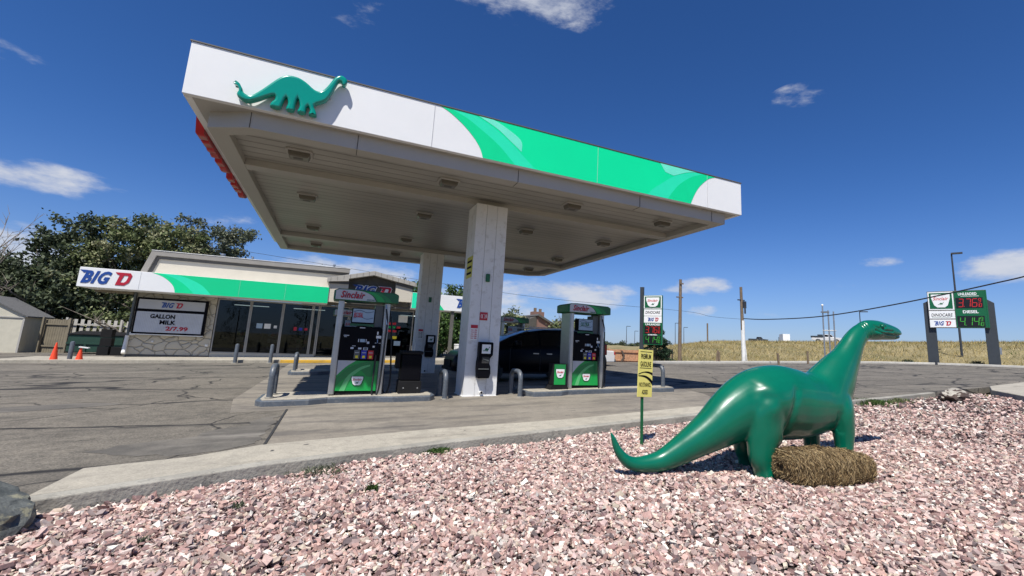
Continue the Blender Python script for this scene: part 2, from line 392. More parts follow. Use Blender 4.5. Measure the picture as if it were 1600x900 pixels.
def lettering(s, c, w, h, mat, parent, face='-y', depth=.006, bold=.02, shear=0.0, name='lettering', rot=0, space=1.0):
    """text filling a w x h box centred at c (parent's space), facing `face`"""
    me = text_mesh(s, w, h, depth, bold, shear, space)
    me.transform(Matrix.Translation(Vector(c)) @ FACE[face] @ Matrix.Rotation(rot, 4, 'Z'))
    return link(name, me, mat, parent)
def shape(name, poly, c, mat, parent, face='-y', depth=.004, rnd=0, smooth=False, rot=0):
    """flat polygon (2-D, x right / y up) at c facing `face`; rnd = rounded edge"""
    if rnd:
        cu = bpy.data.curves.new('s', 'CURVE'); cu.dimensions = '2D'; cu.fill_mode = 'BOTH'
        sp = cu.splines.new('POLY'); sp.points.add(len(poly)-1)
        for i, p in enumerate(poly): sp.points[i].co = (p[0], p[1], 0, 1)
        sp.use_cyclic_u = True; cu.extrude = depth/2; cu.bevel_depth = rnd; cu.bevel_resolution = 4; cu.offset = -rnd
        me = curve_mesh(cu); bpy.data.curves.remove(cu)
    else:
        mb = MB(); ar = sum(poly[i][0]*poly[(i+1) % len(poly)][1] - poly[(i+1) % len(poly)][0]*poly[i][1] for i in range(len(poly)))
        if ar < 0: poly = poly[::-1]
        n = len(poly)
        mb.add([(p[0], p[1], -depth/2) for p in poly] + [(p[0], p[1], depth/2) for p in poly],
               [tuple(range(n))[::-1], tuple(range(n, 2*n))] + [(i, (i+1) % n, (i+1) % n + n, i+n) for i in range(n)])
        me = mb.mesh(name)
    me.transform(Matrix.Translation(Vector(c)) @ FACE[face] @ Matrix.Rotation(rot, 4, 'Z'))
    o = link(name, me, mat, parent, smooth=smooth); return o
def smooth_poly(pts, k=4, closed=True):
    """Catmull-Rom through the points"""
    out = []; n = len(pts)
    for i in range(n if closed else n-1):
        P = [np.array(pts[(i+j) % n if closed else min(max(i+j, 0), n-1)], float) for j in (-1, 0, 1, 2)]
        for t in np.linspace(0, 1, k, endpoint=False):
            out.append(tuple(.5*((2*P[1]) + (-P[0]+P[2])*t + (2*P[0]-5*P[1]+4*P[2]-P[3])*t*t + (-P[0]+3*P[1]-3*P[2]+P[3])*t**3)))
    if not closed: out.append(tuple(pts[-1]))
    return out
DINO_OUT = [(-1.82,5.04),(-1.755,4.995),(-1.735,4.93),(-1.75,4.86),(-1.70,4.795),(-1.59,4.772),(-1.48,4.83),(-1.36,4.92),(-1.27,4.975),(-1.25,4.92),(-1.29,4.86),(-1.30,4.78),(-1.17,4.78),
            (-1.14,4.87),(-1.105,4.99),(-1.07,4.90),(-1.085,4.785),(-.975,4.785),(-.965,4.88),(-.945,5.02),(-.905,4.90),(-.925,4.785),(-.815,4.785),(-.81,4.86),(-.79,4.93),(-.755,4.86),(-.765,4.785),(-.655,4.785),(-.665,4.86),(-.70,4.965),
            (-.54,5.09),(-.45,5.32),(-.40,5.47),(-.36,5.475),(-.325,5.425),(-.275,5.47),(-.28,5.56),(-.37,5.605),(-.46,5.54),(-.56,5.34),(-.64,5.235),(-.73,5.235),(-.86,5.325),(-.98,5.375),(-1.12,5.37),(-1.22,5.31),(-1.32,5.19),(-1.44,5.03),(-1.57,4.89),(-1.66,4.905),(-1.69,4.97),(-1.745,5.04)]
def little_dino(c, w, mat, parent, face='-y'):
    P = [((x+1.05)/1.6*w, (z-5.18)/1.6*w) for x, z in DINO_OUT]
    return shape('emblem', P, c, mat, parent, face, .003)
def shield(c, w, h, parent, face='-y', border=True, out=-1):
    """white badge with red script and a small green sauropod"""
    def S(k): return [(-.5*w*k,.5*h*k),(.5*w*k,.5*h*k),(.5*w*k,.22*h*k),(.36*w*k,-.34*h*k),(.2*w*k,-.5*h*k),(-.2*w*k,-.5*h*k),(-.36*w*k,-.34*h*k),(-.5*w*k,.22*h*k)]
    nrm = FACE[face] @ Vector((0,0,1)); c = Vector(c)
    if border: shape('badge_rim', S(1.12), c, M['green_dark'], parent, face, .004)
    b = shape('badge', S(1), c + nrm*.004, M['white'], parent, face, .004)
    up = Vector((0,0,1))
    lettering('Sinclair', c + nrm*.008 + up*h*.17, w*.82, h*.26, M['red'], b, face, .003, .012, .3)
    little_dino(c + nrm*.008 - up*h*.2, w*.34, M['green_dark'], b, face)
    return b
def bigd(c, w, h, parent, face='-y', depth=.01, gap=.12, outline=False):
    """BIG in blue, D in red, both slanted with a winged top-left corner"""
    nrm = FACE[face] @ Vector((0,0,1)); rt = FACE[face] @ Vector((1,0,0)); up = Vector((0,0,1)); c = Vector(c)
    wb = w*.60; wd = w*.30
    cb = c - rt*(w/2 - wb/2); cd = c + rt*(w/2 - wd/2)
    if outline:
        lettering('BIG', cb - nrm*.006, wb*1.07, h*1.10, M['white'], parent, face, depth*.6, .09, .35)
    lettering('BIG', cb, wb, h, M['blue'], parent, face, depth, .042, .42, space=1.14)
    def wing(cc, ww, mat):
        P = [(-ww*.62, h*.5), (ww*.1, h*.5), (ww*.05, h*.38), (-ww*.25, h*.28), (-ww*.40, h*.40)]
        shape('flourish', P, cc, mat, parent, face, depth*.96)
    wing(cb - rt*wb*.36, wb*.36, M['blue'])
    s = .32*h
    D = [(-.38*wd-s*.35,-.5*h),(.18*wd-s*.2,-.5*h),(.42*wd,-.25*h),(.5*wd+s*.2,.3*h),(.36*wd+s*.2,.5*h),(-.62*wd,.5*h),(-.5*wd,.36*h),(-.30*wd,.28*h)]
    Di = [(-.12*wd-s*.2,-.27*h),(.12*wd-s*.1,-.27*h),(.22*wd,-.12*h),(.28*wd+s*.1,.22*h),(.2*wd+s*.1,.29*h),(.0*wd,.29*h)]
    if outline: shape('letter', [(x*1.12, y*1.12) for x, y in D], cd - nrm*.006, M['white'], parent, face, depth*.6)
    n = len(D)
    cu = bpy.data.curves.new('s', 'CURVE'); cu.dimensions = '2D'; cu.fill_mode = 'BOTH'
    for PP in (D, Di):
        sp = cu.splines.new('POLY'); sp.points.add(len(PP)-1)
        for i, p in enumerate(PP): sp.points[i].co = (p[0], p[1], 0, 1)
        sp.use_cyclic_u = True
    cu.extrude = depth/2; me = curve_mesh(cu); bpy.data.curves.remove(cu)
    me.transform(Matrix.Translation(cd) @ FACE[face]); link('lettering', me, M['brick_red'], parent)
SEG = {'0':'abcdef','1':'bc','3':'abgcd','4':'fgbc','6':'afgedc','7':'abc','9':'abcfgd','5':'afgcd'}
def digit_mb(mb, ch, x, z, w, h, y0, y1, t):
    sh = h*.10
    def bar(ax, az, bx, bz):
        v = Vector((bx-ax, 0, bz-az)); n = Vector((-v.z, 0, v.x)).normalized()*t/2; e = v.normalized()*t*.42
        a = Vector((ax, 0, az))+e; b = Vector((bx, 0, bz))-e
        q = [(a+n).to_tuple(), (a-n).to_tuple(), (b-n).to_tuple(), (b+n).to_tuple()]
        mb.prism([(p[0]+(p[2]-z)*.12, p[2]) for p in q], y0, y1)
    g = {'a':(x,z+h,x+w,z+h),'b':(x+w,z+h,x+w,z+h/2),'c':(x+w,z+h/2,x+w,z),'d':(x,z,x+w,z),'e':(x,z,x,z+h/2),'f':(x,z+h/2,x,z+h),'g':(x,z+h/2,x+w,z+h/2)}
    for s in SEG[ch]: bar(*g[s])

# ------------------------------------------------------------------ camera
yaw, pit, rol = .451, .170, .042
cy, sy, cp, sp_ = math.cos(yaw), math.sin(yaw), math.cos(pit), math.sin(pit)
Fw = Vector((sy*cp, cy*cp, sp_)); R0 = Vector((cy, -sy, 0)); U0 = R0.cross(Fw)
Rt = R0*math.cos(rol) + U0*math.sin(rol); Up = -R0*math.sin(rol) + U0*math.cos(rol)
cam = bpy.data.cameras.new('camera'); camo = bpy.data.objects.new('camera', cam); col.objects.link(camo)
camo.matrix_world = Matrix(((Rt.x, Up.x, -Fw.x, 0), (Rt.y, Up.y, -Fw.y, 0), (Rt.z, Up.z, -Fw.z, 1.25), (0,0,0,1)))
cam.sensor_width = 36; cam.lens = 36*717.04/1600; cam.shift_x = -78.175/1600; cam.shift_y = -32.768/1600
cam.clip_start = .05; cam.clip_end = 8000
scene.camera = camo

# ------------------------------------------------------------------ light
SUN = Vector((-.40, -.463, 1)).normalized()
sl = bpy.data.lights.new('sun', 'SUN'); sl.energy = 5.0; sl.angle = R_(.53); sl.color = (1, .955, .88)
so = bpy.data.objects.new('sun', sl); col.objects.link(so); so.rotation_euler = SUN.to_track_quat('Z', 'Y').to_euler()
w = bpy.data.worlds.new('World'); scene.world = w; w.use_nodes = True; nt = w.node_tree; L = nt.links.new
bg = nt.nodes['Background']; sky = nt.nodes.new('ShaderNodeTexSky'); sky.sky_type = 'NISHITA'; sky.sun_disc = False
sky.sun_elevation = math.asin(SUN.z); sky.sun_rotation = math.atan2(SUN.x, SUN.y); sky.altitude = 1800; sky.air_density = 1.0; sky.dust_density = .2; sky.ozone_density = 4.0
tc = nt.nodes.new('ShaderNodeTexCoord'); V = tc.outputs['Generated']
def mth(op, a, b=None, c=None):
    n = nt.nodes.new('ShaderNodeMath'); n.operation = op
    for i, v in enumerate((a, b, c)):
        if v is None: continue
        if isinstance(v, (int, float)): n.inputs[i].default_value = v
        else: L(v, n.inputs[i])
    return n.outputs[0]
def dotv(vec):
    n = nt.nodes.new('ShaderNodeVectorMath'); n.operation = 'DOT_PRODUCT'; L(V, n.inputs[0]); n.inputs[1].default_value = vec; return n.outputs['Value']
# clouds : (direction, half width, half height, density)
CL = [((.275,.722,.650),.115,.045,1.1), ((-.024,.823,.568),.05,.025,.62), ((-.41,.888,.205),.085,.020,.95), ((-.445,.82,.358),.05,.02,.5),
      ((.935,.329,.150),.062,.022,1.15), ((.719,.512,.47),.04,.018,.55), ((.863,.476,.17),.035,.009,.72), ((.679,.721,.135),.052,.017,1.1), ((.650,.75,.127),.055,.010,.8),
      ((-.425,.900,.085),.07,.05,1.15), ((-.186,.962,.198),.05,.014,.5), ((.02,.99,.120),.12,.040,1.1), ((.42,.895,.118),.16,.022,1.05), ((.50,.858,.105),.075,.024,1.15), ((.28,.95,.07),.2,.04,.85),
      ((.68,.729,.082),.03,.012,.8), ((.834,.536,.134),.03,.010,.6), ((.60,.78,.10),.04,.012,.6), ((-.7,.69,.12),.2,.04,1.0), ((.2,-.95,.2),.5,.08,1.0), ((-.6,-.7,.35),.3,.08,1.0), ((.8,-.5,.3),.3,.06,1.0), ((.76,.64,.075),.05,.009,.6)]
acc = None
for d, sx_, sy_, den in CL:
    d = Vector(d).normalized(); r = Vector((d.y, -d.x, 0)).normalized(); u = r.cross(d)
    a = mth('MULTIPLY', dotv(r), 1/sx_); b = mth('MULTIPLY', dotv(u), 1/sy_); f = dotv(d)
    q = mth('ADD', mth('MULTIPLY', a, a), mth('MULTIPLY', b, b))
    g = mth('MULTIPLY', mth('MAXIMUM', mth('SUBTRACT', 1.0, mth('MULTIPLY', q, .45)), 0.0), den)
    g = mth('MULTIPLY', g, mth('GREATER_THAN', f, 0.0))
    acc = g if acc is None else mth('MAXIMUM', acc, g)
mp = nt.nodes.new('ShaderNodeMapping'); mp.inputs['Scale'].default_value = (1, 1, 2.6); L(V, mp.inputs['Vector'])
nz = nt.nodes.new('ShaderNodeTexNoise'); nz.inputs['Scale'].default_value = 9; nz.inputs['Detail'].default_value = 9; nz.inputs['Roughness'].default_value = .62; L(mp.outputs[0], nz.inputs['Vector'])
dens = mth('ADD', acc, mth('MULTIPLY', mth('SUBTRACT', nz.outputs['Fac'], .5), 2.6))
dens = mth('MULTIPLY', dens, mth('GREATER_THAN', acc, .02))
mr = nt.nodes.new('ShaderNodeMapRange'); mr.interpolation_type = 'SMOOTHSTEP'; mr.inputs['From Min'].default_value = .38; mr.inputs['From Max'].default_value = 1.25; L(dens, mr.inputs['Value'])
lit = nt.nodes.new('ShaderNodeMix'); lit.data_type = 'RGBA'; lit.inputs['A'].default_value = (4.2, 4.9, 6.4, 1); lit.inputs['B'].default_value = (8.6, 8.6, 8.8, 1); L(nz.outputs['Fac'], lit.inputs['Factor'])
mx = nt.nodes.new('ShaderNodeMix'); mx.data_type = 'RGBA'; L(mth('MULTIPLY', mr.outputs[0], .9), mx.inputs['Factor']); hs = nt.nodes.new('ShaderNodeHueSaturation'); hs.inputs['Saturation'].default_value = 1.20; hs.inputs['Value'].default_value = 1.08; L(sky.outputs[0], hs.inputs['Color']); hz_ = nt.nodes.new('ShaderNodeMix'); hz_.data_type = 'RGBA'; tn_ = nt.nodes.new('ShaderNodeMix'); tn_.data_type = 'RGBA'; tn_.blend_type = 'MULTIPLY'; tn_.inputs['Factor'].default_value = 1; tn_.inputs['B'].default_value = (.84,.92,1.16,1); L(hs.outputs[0], tn_.inputs['A']); L(tn_.outputs['Result'], hz_.inputs['A']); hz_.inputs['B'].default_value = (3.1, 4.0, 5.9, 1)
se = nt.nodes.new('ShaderNodeSeparateXYZ'); L(V, se.inputs[0]); hf = mth('MAXIMUM', mth('SUBTRACT', 1.0, mth('MULTIPLY', mth('ABSOLUTE', se.outputs['Z']), 2.2)), 0.0); L(mth('MULTIPLY', mth('POWER', hf, 4.0), .75), hz_.inputs['Factor']); L(hz_.outputs['Result'], mx.inputs['A']); L(lit.outputs['Result'], mx.inputs['B'])
L(mx.outputs['Result'], bg.inputs['Color']); bg.inputs['Strength'].default_value = .075
vs = scene.view_settings; vs.view_transform = 'Standard'; vs.look = 'None'; vs.gamma = 1; vs.exposure = .35; vs.use_curve_mapping = False

# ------------------------------------------------------------------ terrain
def smooth(a, b, x): t = np.clip((x-a)/(b-a), 0, 1); return t*t*(3-2*t)
def past_kerb(X, Y): return np.where(X < 36, Y - 23.4, np.maximum(Y - 23.4 + .02*(X-36)**1.0, (X - 47.5)*.9))
def terrain(X, Y):
    X = np.asarray(X, float); Y = np.asarray(Y, float)
    R = np.hypot(X, Y); az = np.degrees(np.arctan2(X, Y))
    base = SL*np.clip(X, -60, 60) - .25
    k = smooth(36.5, 45, az)
    sc = np.minimum(R, 230)/np.maximum(R, 1e-6)
    hz = (1.25 + (.0366*X - .0103*Y)*sc)*k + (1.25 + .0035*R*sc)*(1-k)
    t = smooth(-.5, 17, past_kerb(X, Y)) * smooth(9, 17, X)
    z = base*(1-t) + hz*t
    far = smooth(230, 700, R); z = z*(1-far) + (-1.0)*far
    bump = .12*np.sin(X*.8+Y*.5)*np.sin(Y*.6-X*.3) + .06*np.sin(X*2.1+1)*np.sin(Y*1.7)
    return z + bump*np.clip(t, 0, 1)*(1-far)
rs = np.concatenate([np.linspace(0, 120, 161), np.geomspace(122, 6000, 60)]); na = 480
mb = MB(); A = np.linspace(0, 2*PI, na, endpoint=False)
XX = (rs[:, None]*np.sin(A)[None]).ravel(); YY = (rs[:, None]*np.cos(A)[None]).ravel(); ZZ = terrain(XX, YY)
mb.v = list(zip(XX, YY, ZZ))
mb.f = [(i*na+k, i*na+(k+1) % na, (i+1)*na+(k+1) % na, (i+1)*na+k) for i in range(len(rs)-1) for k in range(na)]
g = build('ground', mb, M['prairie'], smooth=False); g.data.flip_normals(); tag(g, kind='structure')

KERB = [(-9,3.0),(-4,4.35),(-1.86,5.03),(-.44,5.55),(1.42,5.92),(2.78,6.12),(4.7,6.40),(6.39,6.66),(10.65,6.98),(13.5,7.25),(15.6,7.5)]
SLABE = [(17.4,7.9),(18.1,7.1),(16.75,5.9),(14.9,4.3),(13.0,2.6)]
# asphalt lot : one tilted sheet, cut along the kerb
farside = [(47,4),(46.6,15),(45.6,18.3),(44,21),(41,22.6),(34,23.3),(20,23.4),(8,60),(-60,60),(-60,3)]
mb = MB().slab([(-9,3.05)] + [(x, y+.05) for x, y in KERB[1:]] + [(19.9,8.0),(24.75,8.66),(34,9.6),(47,10)] + farside[1:], lambda x, y: lot(x)-.2, lambda x, y: lot(x))
tag(build('parking_lot', mb, M['asphalt']), kind='structure')
def sheet(name, poly, off, mat, kind='structure'):
    return tag(build(name, MB().slab(poly, lambda x, y: lot(x)+off-.003, lambda x, y: lot(x)+off), mat), kind=kind)
sheet('concrete_apron', [(-1.35,9.2),(-.57,9.25),(-.57,6.46),(-.2,5.72),(1.42,6.0),(2.78,6.2),(4.7,6.48),(6.39,6.74),(7.3,6.85),(8.6,9.2),(9.4,12.5),(9.4,24.2),(-1.6,24.2),(-1.6,11.0)], .004, M['concrete'])
sheet('concrete_gutter', [(-1.94,5.10),(-1.92,5.92),(-1.15,6.09),(-.59,6.46),(1.4,6.75),(3.4,6.85),(6.5,7.35),(10.6,7.35),(10.65,7.06),(6.39,6.74),(4.7,6.48),(2.78,6.2),(1.42,6.0),(-.44,5.63)], .008, M['concrete_pale'])
sheet('joint_line', [(-.585,6.45),(-.555,6.45),(-.555,9.3),(-.585,9.3)], .012, M['dark_gap'])
sheet('oil_patch', smooth_poly([(-4.6,10.2),(-3.6,10.5),(-3.2,10.9),(-3.9,11.1),(-4.7,10.8)]), .004, M['patch'])
def ragged(P, amp, step=.12):
    out = []
    for i in range(len(P)):
        a, b = P[i], P[(i+1) % len(P)]; k = max(1, int(math.hypot(b[0]-a[0], b[1]-a[1])/step))
        for j in range(k): out.append((a[0]+(b[0]-a[0])*j/k+random.uniform(-amp, amp), a[1]+(b[1]-a[1])*j/k+random.uniform(-amp, amp)))
    return out
def polyoff(P, d):
    out = []
    for i, p in enumerate(P):
        a = P[max(i-1, 0)]; b = P[min(i+1, len(P)-1)]; t = Vector((b[0]-a[0], b[1]-a[1])).normalized(); out.append((p[0]-t.y*d, p[1]+t.x*d))
    return out
sheet('patched_asphalt', ragged([(-2.2,6.75),(-1.85,6.45),(-1.25,6.2),(-.66,6.56),(-.63,8.7),(-.85,8.5),(-.95,7.9),(-1.3,7.6),(-1.35,7.2),(-1.9,7.0)], .05), .004, M['patch'])
def kerb(name, P, wdt, z0, z1, mat, label, grp=None):
    Q = []
    for i in range(len(P)-1):
        for t in np.linspace(0, 1, 8, endpoint=False): Q.append((P[i][0]*(1-t)+P[i+1][0]*t, P[i][1]*(1-t)+P[i+1][1]*t))
    Q.append(P[-1]); A_ = Q; B_ = polyoff(Q, wdt); n = len(Q); mb = MB(); vs = []
    for a, b in zip(A_, B_):
        vs += [(a[0], a[1], lot(a[0])+z0), (a[0], a[1], lot(a[0])+z1), (b[0], b[1], lot(b[0])+z1), (b[0], b[1], lot(b[0])+z0)]
    fs = [(i*4+k, (i+1)*4+k, (i+1)*4+(k+1) % 4, i*4+(k+1) % 4) for i in range(n-1) for k in range(4)] + [(0,1,2,3), ((n-1)*4+3,(n-1)*4+2,(n-1)*4+1,(n-1)*4)]
    mb.add(vs, fs); o = build(name, mb, mat, bevel=.012)
    return tag(o, kind='structure')
kerb('kerb', [(x, y-.10) for x, y in KERB], .16, -.3, .015, M['kerbstone'], '')
kerb('far_kerb', [(18,23.3),(34,23.2),(41,22.5),(44,20.9),(45.5,18.2),(46.5,15),(47,4)], .5, -.2, .14, M['kerbwhite'], '')
# concrete path at the right edge with a dark, shaded kerb face
tag(build('footpath', MB().slab([(18.1,7.1),(16.75,5.9),(14.9,4.3),(13.0,2.6),(22,1.5),(34,9.3),(24.7,8.5),(19.9,7.85)], lambda x, y: lot(x)-.3, lambda x, y: lot(x)+.06), M['concrete_pale'], bevel=.02), kind='structure')
# gravel bed under the loose stones
def gz(X, Y): return SL*X - .095 + .016*np.sin(X*1.7)*np.sin(Y*1.3+.5) + .010*np.sin(X*4.1+Y*3.3)
gx = np.linspace(-9, 21, 140); gy = np.linspace(-4, 8.0, 70); mb = MB()
GX, GY = np.meshgrid(gx, gy); mb.v = list(zip(GX.ravel(), GY.ravel(), (gz(GX, GY)-.012).ravel())); nx = len(gx)
kx = [p[0] for p in KERB]; ky = [p[1] for p in KERB]
for j in range(len(gy)-1):
    for i in range(nx-1):
        if gy[j] < np.interp(gx[i], kx, ky)+.1 and not (gx[i] > 17.2 and gy[j] > 6.9): mb.f.append((j*nx+i, j*nx+i+1, (j+1)*nx+i+1, (j+1)*nx+i))
tag(build('gravel_bed', mb, M['bed']), kind='structure')
# loose crushed stone : one object nobody could count
def rotmats(n, flat=.5):
    q = rng.normal(size=(n, 4)); q /= np.linalg.norm(q, axis=1)[:, None]; a, b, c, d = q.T
    return np.stack([1-2*(c*c+d*d), 2*(b*c-a*d), 2*(b*d+a*c), 2*(b*c+a*d), 1-2*(b*b+d*d), 2*(c*d-a*b), 2*(b*d-a*c), 2*(c*d+a*b), 1-2*(b*b+c*c)], 1).reshape(n, 3, 3)
def scatter(n, rmin, rmax, smin, smax):
    """points on the bed inside the view (with a margin), thinning with distance"""
    az = np.radians(rng.uniform(-44, 96, n*2)); r = np.sqrt(rng.uniform(rmin**2, rmax**2, n*2)); X = r*np.sin(az); Y = r*np.cos(az)
    ok = (Y < np.interp(X, kx, ky)-.13) & (Y > 0) & ~((X > 13) & ((X-13)*.87-(Y-2.6) > -.05)) & (X < 17.6) & (X > -7)
    return X[ok][:n], Y[ok][:n], rng.uniform(smin, smax, min(n, ok.sum()))
Xs = []; Ys = []; Ss = []
for n, a, b, s0, s1 in ((62000, 1.6, 5.2, .008, .023), (70000, 5.0, 9.0, .010, .023), (22000, 9.0, 13.0, .015, .029), (11000, 12.5, 19, .022, .038)):
    x, y, s = scatter(n, a, b, s0, s1); Xs.append(x); Ys.append(y); Ss.append(s)
X = np.concatenate(Xs); Y = np.concatenate(Ys); S = np.concatenate(Ss)*(1 + .5*(rng.random(len(X)) > .93)); n = len(X)
box_v = np.array([(x,y,z) for z in (-1,1) for y in (-1,1) for x in (-1,1)], float)*.62
box_f = np.array([(0,2,3),(0,3,1),(4,5,7),(4,7,6),(0,1,5),(0,5,4),(2,6,7),(2,7,3),(0,4,6),(0,6,2),(1,3,7),(1,7,5)])
var = box_v[None]*rng.uniform(.55, 1.45, (n, 8, 1))*rng.uniform(.75, 1.25, (n, 8, 3)); var = var*np.stack([rng.uniform(1.0, 1.7, n), rng.uniform(.75, 1.15, n), rng.uniform(.38, .8, n)], 1)[:, None, :]
tilt = rotmats(n); yawm = rng.uniform(0, 2*PI, n); tx = rng.normal(0, .45, n); ty = rng.normal(0, .45, n)
cz, sz = np.cos(yawm), np.sin(yawm); Z0 = np.zeros(n); O1 = np.ones(n)
Rz = np.stack([cz,-sz,Z0, sz,cz,Z0, Z0,Z0,O1], 1).reshape(n,3,3); Rx = np.stack([O1,Z0,Z0, Z0,np.cos(tx),-np.sin(tx), Z0,np.sin(tx),np.cos(tx)], 1).reshape(n,3,3); Ry = np.stack([np.cos(ty),Z0,np.sin(ty), Z0,O1,Z0, -np.sin(ty),Z0,np.cos(ty)], 1).reshape(n,3,3)
Rm = Rx @ Ry @ Rz
P = np.einsum('nij,nkj->nki', Rm, var*S[:, None, None]) + np.stack([X, Y, gz(X, Y) + S*rng.uniform(-.3, .95, n)], 1)[:, None, :]
faces = (box_f[None] + (np.arange(n)*8)[:, None, None]).reshape(-1, 3)
def np_mesh(name, P, faces, tint=None, per=None):
    me = bpy.data.meshes.new(name); P = P.reshape(-1, 3); k = faces.shape[1]
    me.vertices.add(len(P)); me.vertices.foreach_set('co', P.astype(np.float32).ravel())
    me.loops.add(faces.size); me.loops.foreach_set('vertex_index', faces.astype(np.int32).ravel())
    me.polygons.add(len(faces)); me.polygons.foreach_set('loop_start', np.arange(0, faces.size, k, dtype=np.int32)); me.polygons.foreach_set('loop_total', np.full(len(faces), k, np.int32))
    me.update(calc_edges=True); me.shade_flat()
    if tint is not None:
        a = me.color_attributes.new('tint', 'FLOAT_COLOR', 'POINT'); c = np.ones((len(P), 4), np.float32); c[:, :3] = np.repeat(tint, per, 0); a.data.foreach_set('color', c.ravel())
    return me
pal = np.array([(.50,.33,.28),(.42,.27,.235),(.56,.40,.35),(.66,.54,.48),(.34,.21,.19),(.50,.37,.34),(.22,.14,.135),(.60,.49,.40),(.76,.71,.63),(.32,.26,.245),(.13,.10,.10),(.60,.51,.40),(.46,.35,.31)])
pp = np.array([12,12,12,13,10,12,7,6,8,6,5,2.5,10.]); pp /= pp.sum()
tint = pal[rng.choice(len(pal), n, p=pp)]*rng.uniform(.62, 1.14, (n, 1))
o = link('gravel', np_mesh('gravel', P, faces, tint, 8), M['stone_bits']); tag(o, 'loose bed of pink and tan crushed stone along the kerb', 'gravel', kind='stuff')

# ------------------------------------------------------------------ canopy
CX0, CX1, CY0, CY1, CZ0, CZ1 = -2.44, 9.06, 8.25, 20.5, 4.75, 5.60
can = thing('fuel_canopy', (3.06, 14.2, 0), 'huge flat white and green canopy on columns sheltering the fuel pumps', 'canopy')
cxm, cym = 3.06, 14.2
def loc(x, y, z): return (x-cxm, y-cym, z)
T = .10
ff = build('fascia', MB().box(CX0-cxm, CX1-cxm, CY0-cym, CY0-cym+T, CZ0, CZ1), M['white'], can, bevel=.006); ff['label'] = 'white front fascia with wide green swoosh'
fb = build('fascia', MB().box(CX0-cxm, CX1-cxm, CY1-cym-T, CY1-cym, CZ0, CZ1), M['white'], can)
fl = build('fascia', MB().box(CX0-cxm, CX0-cxm+T, CY0-cym+T+.002, CY1-cym-T-.002, CZ0, CZ1), M['white'], can)
fr = build('fascia', MB().box(CX1-cxm-T, CX1-cxm, CY0-cym+T+.002, CY1-cym-T-.002, CZ0, CZ1), M['white'], can)
ed = MB()
for a in ((CX0-.015, CX1+.015, CY0-.015, CY0+.10), (CX0-.015, CX1+.015, CY1-.1, CY1+.015), (CX0-.015, CX0+.10, CY0+.102, CY1-.102), (CX1-.10, CX1+.015, CY0+.102, CY1-.102)):
    ed.box(a[0]-cxm, a[1]-cxm, a[2]-cym, a[3]-cym, CZ1+.001, CZ1+.02)
build('edge_trim', ed, M['darktrim'], can)
build('roof_deck', MB().box(CX0+.12-cxm, CX1-.12-cxm, CY0+.12-cym, CY1-.12-cym, 5.2, 5.26), M['roofgrey'], can)
def fz(pts): return [(x-cxm, z-5.175) for x, z in pts]
def fshape(pts, mat, off, name='stripe'): return shape(name, fz(pts), (0, CY0-cym-off, 5.175), mat, ff, '-y', .003)
b1 = [(1.33,5.592),(1.53,5.50),(1.79,5.32),(2.0,5.12),(2.13,4.94),(2.20,4.758)]
b2 = [(1.52,5.592),(1.82,5.49),(2.12,5.33),(2.51,5.08),(2.86,4.758)]
b3 = [(1.95,5.592),(2.30,5.46),(2.62,5.28),(2.96,5.03),(3.30,4.758)]
r1 = [(7.62,5.592),(7.25,5.50),(6.85,5.34),(6.50,5.10),(6.25,4.92),(6.1,4.758)]
r2 = [(7.80,5.592),(7.42,5.45),(7.04,5.19),(6.82,4.95),(6.68,4.758)]
r3 = [(8.20,5.592),(7.95,5.50),(7.67,5.26),(7.50,5.02),(7.37,4.758)]
sm = lambda q: smooth_poly(q, 5, False)
fshape(sm(b1) + sm(b2)[::-1], M['green_mid'], .004)
fshape(sm(b2) + sm(b3)[::-1], M['green_light'], .004)
fshape(sm(b3) + [(4.2,4.758),(6.1,4.758)] + sm(r1)[::-1] + [(4.2,5.592)], M['green'], .004)
fshape(sm(r1)[::-1] + [(6.68,4.758)] + sm(r2)[::-1][1:] if False else sm(r1) + sm(r2)[::-1], M['green_light'], .004)
fshape(sm(r2) + sm(r3)[::-1], M['green_mid'], .004)
fshape(sm([(2.05,5.592),(2.45,5.42),(2.75,5.22),(2.98,5.06)]) + sm([(2.98,5.06),(2.95,5.30),(2.6,5.5),(2.35,5.592)])[1:], M['green_mint'], .007)
fshape([(6.45,5.592),(6.6,5.4),(6.85,5.36)] + sm([(6.85,5.36),(7.25,5.52),(7.58,5.592)])[1:], M['green_mint'], .007)
for x in (1.22, 4.75, 7.9): build('panel_seam', MB().box(x-cxm, x-cxm+.006, CY0-cym-.0075, CY0-cym-.001, CZ0+.004, CZ1-.004), M['silver'], ff)
em = shape('emblem', fz(smooth_poly(DINO_OUT, 3)), (0, CY0-cym-.10, 5.175), M['emblem'], ff, '-y', .05, rnd=.040, smooth=True)
em['label'] = 'raised glossy green long-necked dinosaur emblem'
for x, z in ((-1.23,4.80), (-1.03,4.80), (-.87,4.80), (-.72,4.80), (-1.1,5.2), (-.5,5.2), (-1.6,4.85)): build('bracket', MB().cyl((x-cxm, CY0-cym-.10, z), (x-cxm, CY0-cym+.01, z), .015), M['steel'], ff)
# raised red script on the left face
me = text_mesh('Sinclair', 5.2, 1.0, .12, .05, .3); me.transform(Matrix.Translation((CX0-.07-cxm, 11.6-cym, 5.16)) @ FACE['-x']); link('lettering', me, M['red'], fl)
